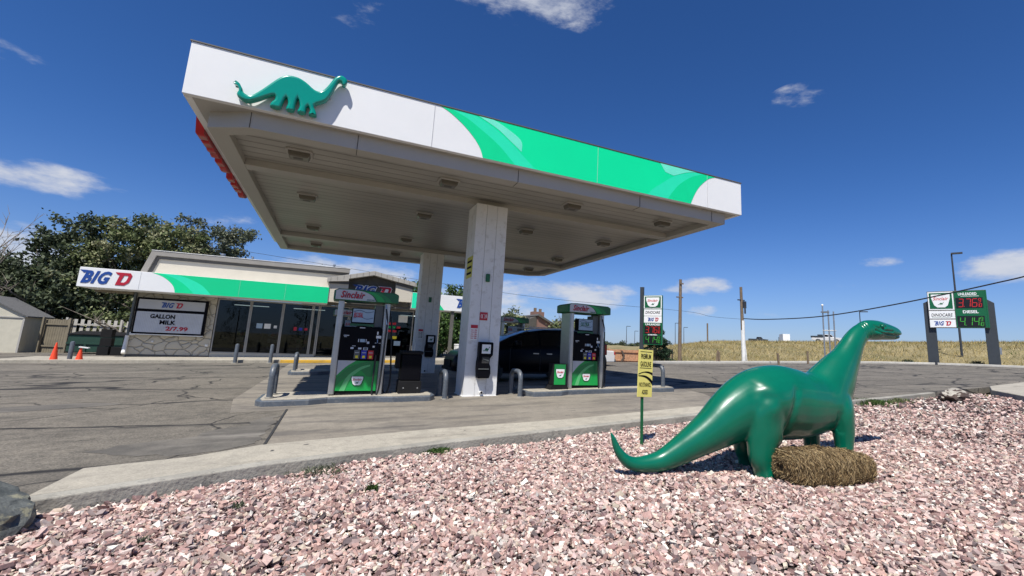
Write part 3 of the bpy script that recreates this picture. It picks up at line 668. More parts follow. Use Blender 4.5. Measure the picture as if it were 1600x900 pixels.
# underside
ring_o = [(-2.2,8.78),(-1.58,8.42),(8.65,8.42),(8.65,19.75),(8.05,20.32),(-2.2,20.32)]
ring_i = [(-1.93,8.95),(-1.50,8.70),(8.38,8.70),(8.38,19.66),(7.95,20.05),(-1.93,20.05)]
mb = MB(); n = 6; vs = []
for (x, y), (xi, yi) in zip(ring_o, ring_i):
    vs += [(x-cxm, y-cym, CZ0+.004), (x-cxm, y-cym, 4.48), (xi-cxm, yi-cym, 4.48), (xi-cxm, yi-cym, 4.66)]
fs = []
for i in range(n):
    j = (i+1) % n
    fs += [(i*4, i*4+1, j*4+1, j*4), (i*4+1, i*4+2, j*4+2, j*4+1), (i*4+2, i*4+3, j*4+3, j*4+2)]
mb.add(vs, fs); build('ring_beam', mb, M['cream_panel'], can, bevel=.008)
mb = MB(); vs = []
out = [(CX0+.02,CY0+.02),(-1.58,CY0+.02),(CX1-.02,CY0+.02),(CX1-.02,CY1-.02),(8.05,CY1-.02),(CX0+.02,CY1-.02)]
for (x, y), (xi, yi) in zip(ring_o, out): vs += [(x-cxm, y-cym, CZ0+.003), (xi-cxm, yi-cym, CZ0+.003)]
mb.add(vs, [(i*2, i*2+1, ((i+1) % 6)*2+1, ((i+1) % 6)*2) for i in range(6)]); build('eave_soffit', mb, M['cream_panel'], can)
for a in [(x, x+.008, 8.412, 8.425, 4.483, 4.74) for x in (0.0, 3.0, 6.0, 8.2)] + [(x, x+.008, 8.43, 8.70, 4.474, 4.482) for x in (0.0, 3.0, 6.0)] + [(-1.582, -1.574, 8.41, 8.424, 4.483, 4.74)]:
    build('panel_joint', MB().box(a[0]-cxm, a[1]-cxm, a[2]-cym, a[3]-cym, a[4], a[5]), M['dark_gap'], can)
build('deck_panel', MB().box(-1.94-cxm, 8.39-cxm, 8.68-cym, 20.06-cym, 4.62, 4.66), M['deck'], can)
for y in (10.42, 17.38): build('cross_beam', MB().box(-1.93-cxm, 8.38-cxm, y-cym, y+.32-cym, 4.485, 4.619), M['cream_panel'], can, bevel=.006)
def column(y0, lab):
    c = build('column', MB().box(2.70-cxm, 3.42-cxm, y0+.02-cym, y0+.70-cym, -.05, 4.478), M['dark_gap'], can); c['label'] = lab
    p = MB()
    for i in range(3):
        a = 2.68 + i*.2535; p.box(a-cxm, a+.2475-cxm, y0-cym, y0+.03-cym, .05, 4.475); p.box(a-cxm, a+.2475-cxm, y0+.69-cym, y0+.72-cym, .05, 4.475)
    for i in range(3):
        b = y0+.032 + i*.22; p.box(2.68-cxm, 2.71-cxm, b-cym, b+.215-cym, .05, 4.475); p.box(3.405-cxm, 3.435-cxm, b-cym, b+.215-cym, .05, 4.475)
    build('cladding', p, M['column'], c, bevel=.003)
    build('plinth', MB().box(2.66-cxm, 3.455-cxm, y0-.02-cym, y0+.74-cym, -.05, .085), M['column'], c, bevel=.006)
    build('drain_pipe', MB().cyl((3.07-cxm, y0-.07-cym, .16), (3.07-cxm, y0+.02-cym, .16), .035), M['white_plastic'], c)
    build('pipe_mouth', MB().cyl((3.07-cxm, y0-.073-cym, .16), (3.07-cxm, y0-.065-cym, .16), .027), M['black'], c)
    return c
c1 = column(10.23, 'nearer column of white metal cladding in front'); c2 = column(17.37, 'farther column of white metal cladding, in shade')
def colsigns(c, y, full):
    yy = y-cym-.006
    s = build('notice', MB().box(3.0-cxm, 3.10-cxm, yy-.05, yy+.004, 2.63, 2.82), M['green_dark'], c, bevel=.02)
    if full:
        s = build('notice', MB().box(2.93-cxm, 3.11-cxm, yy-.006, yy+.004, 1.75, 1.93), M['brick_red'], c)
        lettering('(( ))', (3.02-cxm, yy-.008, 1.84), .14, .10, M['white'], s, '-y', .003, .01)
    s = build('notice', MB().box(2.735-cxm, 2.905-cxm, yy-.005, yy+.004, 1.30, 1.64), M['white_plastic'], c)
    build('red_band', MB().box(2.74-cxm, 2.90-cxm, yy-.008, yy-.004, 1.56, 1.635), M['brick_red'], s)
    mb = MB()
    for i in range(5): mb.box(2.75-cxm, 2.81-cxm+.01*(i % 2), yy-.008, yy-.004, 1.33+.045*i, 1.345+.045*i); mb.box(2.83-cxm, 2.885-cxm, yy-.008, yy-.004, 1.33+.045*i, 1.35+.045*i)
    build('print', mb, M['brick_red'] if full else M['blackm'], s)
colsigns(c1, 10.23, True); colsigns(c2, 17.37, False)
s = build('notice', MB().box(2.672-cxm, 2.679-cxm, 10.25-cym, 10.72-cym, 2.72, 3.22), M['yel_notice'], c1); s['label'] = 'faded yellow notice on the side of the column'
mb = MB()
for i in range(3): mb.box(2.667-cxm, 2.6725-cxm, 10.30-cym, 10.68-cym, 2.80+.14*i, 2.85+.14*i)
build('print', mb, M['blackm'], s)
# the sixteen light fittings
lt = thing('ceiling_light', (0,0,0), '', 'ceiling light', 'lights in the canopy ceiling')
build('frame', MB().slab([(-.22,-.16),(-.16,-.2),(.16,-.2),(.22,-.16),(.22,.16),(.16,.2),(-.16,.2),(-.22,.16)], -.03, 0), M['cream_panel'], lt, bevel=.006)
mb = MB(); vs = []
for z, k in ((-.031,1.0), (-.10,.92), (-.125,.8)): vs += [(x*k, y*k, z) for x, y in ((-.18,-.13),(.18,-.13),(.18,.13),(-.18,.13))]
mb.add(vs, [(0,1,5,4),(1,2,6,5),(2,3,7,6),(3,0,4,7),(4,5,9,8),(5,6,10,9),(6,7,11,10),(7,4,8,11),(8,9,10,11)]); build('lens', mb, M['lens'], lt)
build('bulb_shadow_plate', MB().box(-.09,.07,-.05,.05,-.13,-.126), M['darktrim'], lt).name = 'bulb_shadow'  # thin dark plate standing in for the bulb's shadow on the lens
colw = ['leftmost', 'second', 'third', 'rightmost']; roww = ['front row', 'second row', 'third row', 'back row']
first = True
for j, y in enumerate((9.52, 12.52, 16.0, 19.0)):
    for i, x in enumerate((-.95, 1.84, 4.82, 7.52)):
        lb = 'square ceiling light, %s from left in the %s under the canopy' % (colw[i], roww[j])
        if first: lt.location = (x, y, 4.619); lt['label'] = lb; first = False
        else: dup(lt, (x, y, 4.619), lb)

# ------------------------------------------------------------------ pump islands
def island(x0, x1, y, label, kind):
    t = thing('pump_island', (x0, y, lot(x0)), label, 'pump island', 'kerbed islands under the canopy', ry=-math.atan(SL))
    Lg = x1-x0; e = .12
    half = [(0,.12),(.12,.0-.10),(.85,-.10),(1.15,.06),(Lg-1.15,.06),(Lg-.85,-.10),(Lg-.12,-.10),(Lg,.12)]
    if kind == 'R': half = [(0,.12),(.12,-.10),(.80,-.10),(1.05,.06),(Lg-.85,.06),(Lg-.5,-.10),(Lg-.12,-.10),(Lg,.12)]
    W = 1.15; out = half + [(x, W-yy) for x, yy in half[::-1]]
    build('kerb_side', MB().slab(out, -.06, .105), M['greypaint'], t, bevel=.02)
    k = [(min(max(x, .07), Lg-.07), min(max(yy+.05 if yy < .5 else yy-.05, -.05), W+.05)) for x, yy in out]
    build('top', MB().slab(k, .10, .118), M['concrete_pale'], t, bevel=.006)
    return t
island(-1.12, 2.02, 9.86, 'left front pump island with worn grey kerb ahead of the store', 'L')
island(4.06, 8.25, 9.86, 'right front pump island with worn grey kerb, beside the black vehicle', 'R')
island(-1.18, 2.25, 17.25, 'left rear pump island, grey kerb, half in the canopy shade', 'L')
island(4.3, 8.25, 17.25, 'right rear pump island hidden behind the black vehicle', 'L')
def hoop(x, y0, y1, zb, h, label, first=[None]):
    if first[0] is None:
        t = thing('hoop_bollard', (x, y0, zb), label, 'bollard', 'grey tube hoops guarding the pumps'); r = .17
        D_ = .60
        pts = [(0,0,-.02)] + [(0,0,k) for k in (.2, .55-r)] + [(0, r-r*math.cos(a), .55-r+r*math.sin(a)) for a in np.linspace(.15, PI/2, 7)] + [(0, D_-r+r*math.sin(a), .55-r+r*math.cos(a)) for a in np.linspace(0, PI/2-.15, 7)] + [(0,D_,.55-r), (0,D_,.2), (0,D_,-.02)]
        build('hoop', MB().tube(pts, .052, 16), M['greypaint'], t, smooth=True)
        build('base_plate', MB().cyl((0,0,0),(0,0,.02),.075).cyl((0,D_,0),(0,D_,.02),.075), M['kerbstone'], t)
        first[0] = t; return t
    return dup(first[0], (x, y0, zb), label)
hoop(-.92, 10.05, 10.6, .10, .6, 'grey hoop bollard on the left end of the left front island')
hoop(2.22, 9.95, 10.6, lot(2.2), .6, 'grey hoop bollard between the black bin and the front column')
hoop(3.86, 9.85, 10.6, lot(3.86), .6, 'grey hoop bollard between the front column and the small green cabinet')
hoop(7.95, 10.0, 10.6, lot(7.95)+.10, .6, 'dark hoop bollard behind the yellow gasoline sign')
hoop(-1.02, 17.6, 10.6, .08, .6, 'grey hoop bollard on the rear island near the yellow kerb')

# ------------------------------------------------------------------ dispensers  (local origin : base, front left corner)
def make_pump(loc_, label):
    t = thing('fuel_pump', loc_, label, 'fuel pump', 'fuel pumps under the canopy')
    W = .98; D_ = .55
    for x in (0, W-.11):
        q = [(x, .0), (x+.11, .0)]
        mb = MB().box(x, x+.11, .03, D_-.03, 0, 1.84); mb.box(x+.012, x+.098, .0, D_, .01, 1.84)
        build('side_post', mb, M['steel'], t, bevel=.012)
    build('plinth', MB().box(.09, W-.09, .05, D_-.05, 0, .06), M['blackm'], t)
    build('cabinet', MB().box(.112, W-.112, .06, D_-.06, .06, 1.33), M['black'], t)
    lp = build('lower_panel', MB().box(.115, W-.115, .030, .058, .075, .66), M['green_pump'], t, bevel=.004)
    c0 = (W/2, .0275, .37)
    hw, hh = .375, .2925
    shape('swoosh', [(-hw,-.05)] + smooth_poly([(-hw,-.05),(-.2,.14),(.02,.24),(.22,.2925)], 5, False)[1:] + [(.375,.2925)] + smooth_poly([(.375,.02),(.2,-.02),(.05,.10),(-.1,.02),(-.25,-.08),(-.375,-.22)], 4, False), c0, M['green_pump_mid'], lp)
    shape('swoosh', smooth_poly([(-hw,.0),(-.22,.17),(-.05,.2925)], 5, False) + [(-hw,.2925)], (W/2, .0265, .37), M['silver'], lp)
    shape('swoosh', smooth_poly([(-.30,-.2925),(-.18,-.02),(.03,.16),(.22,.22)], 6, False) + smooth_poly([(.22,.19),(.05,.11),(-.12,-.06),(-.20,-.2925)], 6, False), (W/2, .0260, .37), M['green_pump_light'], lp)
    shield((W/2+.01, .020, .27), .21, .165, lp)
    # console
    co = build('console', MB().box(.112, W-.112, .012, .058, .67, 1.31), M['black'], t, bevel=.006)
    ar = MB().prism(smooth_poly([(.30,1.308),(.38,1.34),(.49,1.355),(.60,1.34),(.68,1.308)], 4, False), .015, .055); build('console_arch', ar, M['black'], co)
    build('arch_badge', MB().box(.44,.54,.008,.013,1.305,1.325), M['silver'], co)
    for i, m in enumerate(('greybtn', 'bluebtn', 'redbtn')):
        x = .385 + i*.128
        b = build('grade_button', MB().box(x, x+.105, .000, .013, .70, .87), M[m], co, bevel=.004)
        build('price_square', MB().box(x+.028, x+.078, -.005, .001, .715, .765), M['yellowb'], b, bevel=.008)
        build('grade_caption', MB().box(x+.015, x+.09, -.004, .001, .815, .828), M['silver'], b)
    build('display', MB().box(.47,.56,.004,.013,1.03,1.09), M['screen'], co)
    mb = MB()
    for a in ((.435,.45,1.03,1.09),(.575,.59,1.03,1.09),(.60,.645,1.00,1.045),(.31,.365,.89,.925),(.45,.51,.885,.92),(.545,.63,.875,.925),(.16,.26,1.145,1.16),(.17,.22,1.12,1.13),(.335,.40,.945,.955)): mb.box(a[0],a[1],.006,.013,a[2],a[3])
    build('sticker', mb, M['grille'], co)
    build('keypad', MB().box(.56,.615,.002,.0125,.882,.918), M['greybtn'], co)
    mb = MB()
    for a in ((.775,.80,1.19,1.25),(.765,.86,1.115,1.17),(.75,.79,1.015,1.025),(.82,.86,1.015,1.025),(.715,.76,.93,.965),(.69,.74,.70,.715),(.69,.73,.77,.78)): mb.box(a[0],a[1],.007,.0125,a[2],a[3])
    build('sticker', mb, M['white_plastic'], co)
    build('nozzle_boot', MB().box(.755,.835,-.03,.011,.78,1.0), M['blackm'], co, bevel=.015)
    # screen block in the open frame
    sc = build('screen_housing', MB().box(.27, .70, .10, .30, 1.40, 1.71), M['black'], t, bevel=.012)
    build('screen', MB().box(.285,.685,.092,.101,1.425,1.695), M['screen'], sc)
    lettering('ULTRA' if 'silver-sided' in label else 'BIG DEAL', (.46 if 'silver-sided' in label else .39, .088, 1.57), .24 if 'silver-sided' in label else .17, .10, M['green_dark'] if 'silver-sided' in label else M['brick_red'], sc, '-y', .003, .03, .2)
    mb = MB()
    for z0_ in (1.50, 1.63):
        mb.prism(smooth_poly([(.30,z0_),(.42,z0_+.03),(.55,z0_-.01),(.67,z0_+.02)], 4, False) + smooth_poly([(.67,z0_+.03),(.55,z0_+.0),(.42,z0_+.04),(.30,z0_+.01)], 4, False), .089, .0915)
    build('wave_print', mb, M['navy'], sc)
    build('small_sign', MB().box(.25,.70,.085,.10,1.345,1.395), M['green_dark'], t)
    build('upper_side_shelf', MB().box(.70,.86,.12,.42,1.34,1.80), M['greybtn'], t, bevel=.01)
    # header
    hd = build('header', MB().prism([(-.10,1.84),(1.12,1.84),(1.12,2.02),(1.04,2.055),(.15,2.075),(-.02,2.065),(-.10,2.03)], -.07, D_+.07), M['green_dark'], t, bevel=.02)
    z0, z1 = 1.852, 2.05
    shape('face_panel', [(-.07,0),(-.07,.17)] + smooth_poly([(-.02,.195),(.25,.200),(.45,.18),(.60,.11),(.68,.0)], 5, False), (0, -.0735, z0), M['silver'], hd)
    shape('stripe', smooth_poly([(.44,.192),(.62,.12),(.72,.0)], 5, False) + smooth_poly([(.86,.0),(.78,.10),(.62,.185)], 5, False), (0, -.0735, z0), M['green_pump'], hd)
    shape('stripe', smooth_poly([(.62,.190),(.80,.10),(.87,.0)], 5, False) + smooth_poly([(1.0,.0),(.9,.10),(.74,.18)], 5, False), (0, -.0735, z0), M['green_pump_mid'], hd)
    lettering('Sinclair', (.248, -.078, 1.952), .44, .135, M['navy'], hd, '-y', .003, .015, .35, space=1.1)
    lettering('Sinclair', (.240, -.081, 1.959), .44, .135, M['red'], hd, '-y', .003, .012, .35, space=1.1)
    lettering('DINOCARE', (.58, -.078, 1.875), .15, .025, M['green_dark'], hd, '-y', .003, .03, .3, 'caption')
    # end faces
    build('end_panel', MB().box(-.104,-.099,-.02,D_+.02,1.87,2.02), M['green_dark'], hd)
    # hoses
    def catm(P, k=6): return [tuple(p) for p in smooth_poly3(P, k)]
    build('hose', MB().tube(catm([(.90,-.02,1.72),(.94,-.07,1.45),(.93,-.09,1.0),(.92,-.10,.5),(.90,-.11,.12),(.84,-.13,-.03),(.78,-.12,.05),(.78,-.08,.4),(.79,-.05,.78)]), .017, 8), M['rubber'], t, smooth=True)
    build('hose', MB().tube(catm([(.99,.28,1.78),(1.06,.22,1.4),(1.10,.18,.8),(1.13,.16,.3),(1.08,.14,.02),(1.0,.16,.1),(.99,.2,.5)]), .017, 8), M['rubber'], t, smooth=True)
    nz_ = build('nozzle', MB().tube([(.795,-.04,.80),(.795,-.055,.92),(.795,-.03,1.02)], [.022,.028,.016], 8), M['black'], t, smooth=True)
    build('spout', MB().tube([(.795,-.03,1.02),(.795,.0,1.10)], .011, 8), M['steel'], nz_)
    build('hose_arm', MB().tube([(.90,.10,1.82),(.90,-.0,1.80),(.90,-.02,1.72)], .016, 8), M['steel'], t)
    build('breakaway', MB().cyl((.925,-.055,1.5),(.935,-.075,1.40),.02), M['steel'], t)
    return t
def smooth_poly3(P, k):
    P = [np.array(p, float) for p in P]; out = []; n = len(P)
    for i in range(n-1):
        a, b, c, d = P[max(i-1,0)], P[i], P[i+1], P[min(i+2,n-1)]
        for t in np.linspace(0,1,k,endpoint=False): out.append(.5*((2*b)+(-a+c)*t+(2*a-5*b+4*c-d)*t*t+(-a+3*b-3*c+d)*t**3))
    out.append(P[-1]); return out
make_pump((.02, 10.16, .128), 'green and black fuel pump on the left front island, just left of the black bin')
make_pump((5.22, 10.16, .238), 'silver-sided green and black fuel pump with two hanging hoses on the right front island')
p3 = make_pump((.02, 17.52, .118), 'fuel pump on the left rear island, seen through the frame of the nearer left pump')
dup(p3, (5.95, 17.52, .245), 'fuel pump on the right rear island, showing above the black vehicle')

# column mounted windscreen service units
def service(loc_, label):
    t = thing('service_unit', loc_, label, 'towel dispenser', 'black service units on the canopy columns')
    P = [(0,.13),(-.02,.30),(-.02,.42),(.0,.52),(.0,.80),(.30,.80),(.32,.78),(.32,.56),(.26,.50),(.25,.40),(.28,.34),(.29,.22),(.26,.13)]
    build('body', MB().prism([(x*1.0, z*1.18-.12) for x, z in P], -.17, 0), M['black'], t, bevel=.025, seg=3)
    s = build('card', MB().box(.055,.255,-.177,-.169,.57,.77), M['white'], t)
    P2 = [((x+1.05)/1.6*.16, (z-5.18)/1.6*.16*1.25) for x, z in DINO_OUT]
    shape('print', P2, (.155, -.179, .67), M['green_dark'], s)
    build('slot', MB().box(.07,.24,-.176,-.168,.36,.50), M['dark_gap'], t)
    build('towel', MB().prism([(.08,.47),(.24,.43),(.22,.40),(.10,.44)], -.185, -.172), M['greybtn'], t)
    build('bucket_lid', MB().box(.0,.24,-.185,-.02,.225,.245), M['greybtn'], t)
    return t
su = service((2.93, 10.228, .44), 'black towel and squeegee unit on the nearer white column')
dup(su, (3.02, 17.368, .62), 'black towel and squeegee unit on the farther shaded column')
# waste bin and small green cabinet
t = thing('waste_bin', (1.28, 10.12, .145), 'black service bin with squeegee on the left front island', 'bin')
build('base', MB().box(.03,.47,.0,.45,0,.26), M['blackm'], t, bevel=.01)
build('body', MB().box(.05,.45,.02,.43,.262,.80), M['black'], t, bevel=.02)
build('lid', MB().box(.03,.47,.0,.45,.802,.87), M['blackm'], t, bevel=.02)
build('squeegee_handle', MB().tube([(.16,.15,.86),(.15,.12,.98)], [.03,.035], 10), M['black'], t, smooth=True)
build('side_bucket', MB().box(-.05,.028,.10,.36,.5,.82), M['blackm'], t, bevel=.01)
build('bolt', MB().cyl((.12,-.004,.12),(.12,.004,.12),.015).cyl((.40,-.004,.12),(.40,.004,.12),.015), M['steel'], t)
t = thing('green_cabinet', (4.74, 10.05, .225), 'small green cabinet with a white badge on a black foot, left of the right pump', 'cabinet')
build('foot', MB().prism([(-.06,0),(.44,0),(.40,.10),(.0,.10)], .0, .30), M['blackm'], t)
b_ = build('body', MB().box(.02,.38,.02,.28,.102,.60), M['blackm'], t, bevel=.01)
build('panel', MB().box(.05,.345,.010,.022,.115,.585), M['green_pump'], b_)
build('panel_top', MB().box(.052,.343,.0065,.0105,.42,.583), M['green_pump_mid'], b_)
shield((.198,.003,.375), .22, .20, b_)

# ------------------------------------------------------------------ statue
def loft(mb, st, seg=28, k=5):
    """st rows: u, y, z, r_in_plane, r_lateral   (closed tube, smooth)"""
    st = [np.array(s, float) for s in st]; Q = smooth_poly3(st, k); n = len(Q); vs = []; fs = []
    for i, q in enumerate(Q):
        a, b = Q[max(i-1,0)], Q[min(i+1,n-1)]; t = Vector((b[0]-a[0], b[1]-a[1], b[2]-a[2])).normalized()
        lat = Vector((0,1,0)); lat = (lat - t*lat.dot(t)).normalized(); up = t.cross(lat)
        for s in range(seg):
            an = 2*PI*s/seg; vs.append(Vector(q[:3]) + up*math.sin(an)*max(q[3], .003) + lat*math.cos(an)*max(q[4], .003))
    for i in range(n-1):
        for s in range(seg): fs.append((i*seg+s, i*seg+(s+1) % seg, (i+1)*seg+(s+1) % seg, (i+1)*seg+s))
    fs.append(tuple(range(seg))[::-1]); fs.append(tuple((n-1)*seg+s for s in range(seg))); mb.add(vs, fs)
mb = MB()
loft(mb, [(-1.57,.18,.40,.010,.010),(-1.535,.18,.335,.028,.026),(-1.49,.18,.235,.042,.04),(-1.42,.175,.145,.055,.052),(-1.32,.165,.085,.068,.065),(-1.17,.15,.078,.082,.082),(-1.0,.125,.105,.105,.10),(-.83,.09,.185,.135,.125),
          (-.66,.055,.285,.165,.155),(-.45,.02,.405,.215,.19),(-.23,0,.535,.285,.235),(-.02,0,.625,.345,.285),(.20,0,.68,.395,.325),(.45,0,.70,.415,.345),(.68,0,.685,.405,.345),(.88,0,.675,.375,.325),(1.06,0,.69,.35,.30),(1.22,0,.76,.34,.27),(1.37,0,.90,.305,.235),
          (1.50,0,1.04,.262,.195),(1.63,0,1.18,.205,.155),(1.745,0,1.325,.165,.13),(1.85,0,1.455,.142,.112),(1.97,0,1.55,.125,.10),(2.08,0,1.592,.118,.10)])
# head
loft(mb, [(1.98,0,1.585,.10,.085),(2.06,0,1.60,.122,.10),(2.16,0,1.605,.132,.122),(2.28,0,1.608,.130,.126),(2.40,0,1.602,.117,.120),(2.51,0,1.594,.104,.112),(2.60,0,1.586,.092,.100),(2.665,0,1.580,.076,.082),(2.705,0,1.576,.052,.058),(2.722,0,1.574,.022,.026)], 28, 6)
I3 = Matrix.Identity(4)
for sg in (-1, 1):
    # brow and cheek
    mb.ball((2.25, sg*.088, 1.676), (.085,.038,.030)); mb.ball((2.22, sg*.085, 1.565), (.13,.055,.05)); mb.ball((2.58, sg*.045, 1.642), (.055,.030,.022)); mb.ball((2.24, sg*.110, 1.640), (.045,.022,.030))
    # hind leg : haunch, knee, shank, foot
    hx = .20 if sg > 0 else 0
    loft(mb, [(.20+hx,sg*.06,.88,.22,.14),(.18+hx,sg*.10,.74,.29,.20),(.11+hx,sg*.165,.57,.27,.175),(.07+hx,sg*.205,.42,.215,.145),(.03+hx,sg*.21,.29,.175,.128),(.005+hx,sg*.215,.17,.138,.115),(.035+hx,sg*.215,.07,.112,.108),(.06+hx,sg*.215,-.03,.12,.12)], 24)
    mb.ball((.19+hx, sg*.23, .38), (.09,.085,.12))
    for dy in (-.075, 0, .075): mb.ball((.165+hx, sg*.215+dy, .02), (.06,.033,.045))
    # front leg
    ox = 0 if sg < 0 else -.02
    loft(mb, [(1.30+ox,sg*.12,.82,.17,.12),(1.28+ox,sg*.165,.66,.18,.13),(1.265+ox,sg*.195,.50,.145,.118),(1.265+ox,sg*.205,.36,.118,.105),(1.27+ox,sg*.205,.22,.098,.095),(1.275+ox,sg*.205,.08,.095,.095),(1.29+ox,sg*.205,-.03,.105,.105)], 24)
    mb.ball((1.22, sg*.13, .64), (.15,.15,.20), 20, 12)
    for dy in (-.06, 0, .06): mb.ball((1.39+ox, sg*.205+dy, .01), (.05,.034,.05))
me = mb.mesh('tmp'); to = bpy.data.objects.new('tmp', me); col.objects.link(to)
m = to.modifiers.new('r', 'REMESH'); m.mode = 'VOXEL'; m.voxel_size = .0105; m.adaptivity = 0
m = to.modifiers.new('s', 'SMOOTH'); m.factor = .5; m.iterations = 22
dg = bpy.context.evaluated_depsgraph_get(); dg.update(); me2 = bpy.data.meshes.new_from_object(to.evaluated_get(dg)); bpy.data.objects.remove(to)
co = np.empty(len(me2.vertices)*3); me2.vertices.foreach_get('co', co); co = co.reshape(-1, 3); no = np.empty(len(me2.vertices)*3); me2.vertices.foreach_get('normal', no); no = no.reshape(-1, 3)
def groove(P, depth, wd, ycond=None):
    P = np.array(P, float); d2 = np.full(len(co), 9.)
    uv = co[:, [0, 2]]
    for a, b in zip(P[:-1], P[1:]):
        ab = b-a; t = np.clip(((uv-a) @ ab)/(ab @ ab), 0, 1); d2 = np.minimum(d2, ((uv - a - t[:, None]*ab)**2).sum(1))
    wgt = np.exp(-d2/wd**2)*(np.abs(no[:, 1]) > .25)
    if ycond is not None: wgt = wgt*ycond
    return -no*depth*wgt[:, None]
d = np.zeros_like(co)
def swell(u0, z0, ru, rz, amt): return np.stack([0*co[:, 0], np.sign(co[:, 1])*amt*np.exp(-((co[:, 0]-u0)/ru)**2-((co[:, 2]-z0)/rz)**2)*np.clip(np.abs(no[:, 1])*1.4-.1, 0, 1), 0*co[:, 0]], 1)
d += swell(.16, .76, .20, .19, .055) + swell(.10, .88, .10, .07, .018) + swell(.06, .66, .08, .08, .014) + swell(1.22, .62, .13, .20, .030) + swell(1.36, .36, .07, .12, .012) - swell(.02, .78, .07, .05, .016) - swell(.60, .50, .15, .25, .018)
d += groove(smooth_poly([(2.71,1.555),(2.60,1.538),(2.48,1.545),(2.36,1.556),(2.26,1.560),(2.18,1.585),(2.12,1.60)], 4, False), .030, .013)
d += groove(smooth_poly([(2.58,1.515),(2.42,1.52),(2.30,1.525),(2.20,1.54)], 4, False), .014, .010)
d += groove(smooth_poly([(2.44,1.60),(2.32,1.60),(2.22,1.605),(2.12,1.625)], 4, False), .014, .012)
d += groove([(2.21,1.655),(2.27,1.655)], .020, .020)
d += groove(smooth_poly([(2.30,1.655),(2.24,1.625),(2.16,1.635),(2.10,1.66)], 4, False), .013, .010)
d += groove([(2.64,1.625),(2.66,1.62)], .014, .010)
for u0 in (2.005, 1.965, 1.925): d += groove(smooth_poly([(u0,1.69),(u0+.01,1.60),(u0+.04,1.50)], 4, False), .010, .009)
d += groove(smooth_poly([(.45,.86),(.38,.72),(.335,.58),(.33,.45),(.31,.36)], 5, False), .020, .042, np.abs(co[:, 1]) > .1)
d += groove(smooth_poly([(-.02,.90),(-.10,.78),(-.08,.70)], 5, False), .008, .05)
d += groove(smooth_poly([(1.10,.60),(1.14,.48),(1.16,.40)], 4, False), .008, .03)
co += d; me2.vertices.foreach_set('co', co.ravel()); me2.update()
dn = thing('dinosaur_statue', (4.167, 3.829, .018), 'large glossy green long-necked dinosaur statue standing on pink gravel with its tail on the ground', 'dinosaur statue', rz=R_(-4))
link('body', me2, M['statue'], dn, smooth=False); me2.shade_smooth()
for sg in (-1, 1): build('eye', MB().ball((2.24, sg*.112, 1.655), (.030,.024,.026), 16, 10), M['statue'], dn, smooth=True)

# straw bale
def straw_bale():
    t = thing('straw_bale', (4.66, 3.27, lot(4.66)-.11), 'weathered brown straw bale lying against the dinosaur feet', 'straw bale', rz=R_(-12))
    n = 22000; u = rng.uniform(-1, 1, n); th = rng.uniform(0, 2*PI, n)
    Lh = .50; 
    def surf(u, th, k=1.0):
        e = (1-np.abs(u)**5)**.33
        prof = 1 + .05*np.sin(u*7+1) 
        c, s = np.cos(th), np.sin(th); p = .62
        yy = np.sign(c)*np.abs(c)**p*.225*e*k*prof; top = .160*(1 - .16*np.clip((u-.05)*1.1, 0, 1) - .07*np.exp(-((u-.25)/.18)**2)); zz = np.sign(s)*np.abs(s)**p*top*e*k*prof + .148 - .02*(u > .2)*0
        return np.stack([u*Lh*k, yy, zz], -1)
    # core
    mb = MB(); nu, nt_ = 40, 28
    for i in range(nu):
        uu = -1 + 2*i/(nu-1); uu = np.clip(uu, -.998, .998)
        for j in range(nt_): mb.v.append(tuple(surf(np.array(uu), np.array(2*PI*j/nt_), .97)))
    for i in range(nu-1):
        for j in range(nt_): mb.f.append((i*nt_+j, (i+1)*nt_+j, (i+1)*nt_+(j+1) % nt_, i*nt_+(j+1) % nt_))
    mb.f.append(tuple(range(nt_))); mb.f.append(tuple((nu-1)*nt_+j for j in range(nt_))[::-1])
    core = pmat('straw_core', (.13,.085,.04), .95, var=.5, vscale=14, bump=1, bscale=70); build('packed_core', mb, core, t)
    u = rng.uniform(-1, 1, n); u = np.where(rng.random(n) < .2, np.sign(u)*rng.uniform(.95, .999, n), u)
    p = surf(u, th, 1.0); p += rng.normal(0, .009, p.shape); 
    # stems mostly wrap around the bale with a slant
    eps = .05; tg = surf(u, th+eps) - surf(u, th-eps); tg /= np.linalg.norm(tg, axis=1)[:, None]+1e-9
    dr = tg*rng.choice([-1,1], n)[:, None] + np.stack([rng.normal(.35,.35,n), rng.normal(0,.25,n), rng.normal(0,.25,n)], 1); dr /= np.linalg.norm(dr, axis=1)[:, None]
    ln = rng.uniform(.015, .06, n)[:, None]; sd = np.cross(dr, rng.normal(size=(n,3))); sd /= np.linalg.norm(sd, axis=1)[:, None]; wd = rng.uniform(.0010, .0024, n)[:, None]
    V4 = np.stack([p-dr*ln+sd*wd, p-dr*ln-sd*wd, p+dr*ln-sd*wd, p+dr*ln+sd*wd], 1); V4[..., 2] = np.maximum(V4[..., 2], .0)
    pal = np.array([(.40,.29,.14),(.30,.20,.09),(.18,.12,.055),(.50,.38,.20),(.22,.15,.07),(.10,.065,.03)]); tn = pal[rng.choice(6, n, p=[.25,.25,.2,.1,.12,.08])]*rng.uniform(.55,1.05,(n,1))
    s = link('straw', np_mesh('straw', V4, np.arange(n*4).reshape(-1,4), tn, 4), M['straw'], t); s['kind'] = 'stuff'
straw_bale()
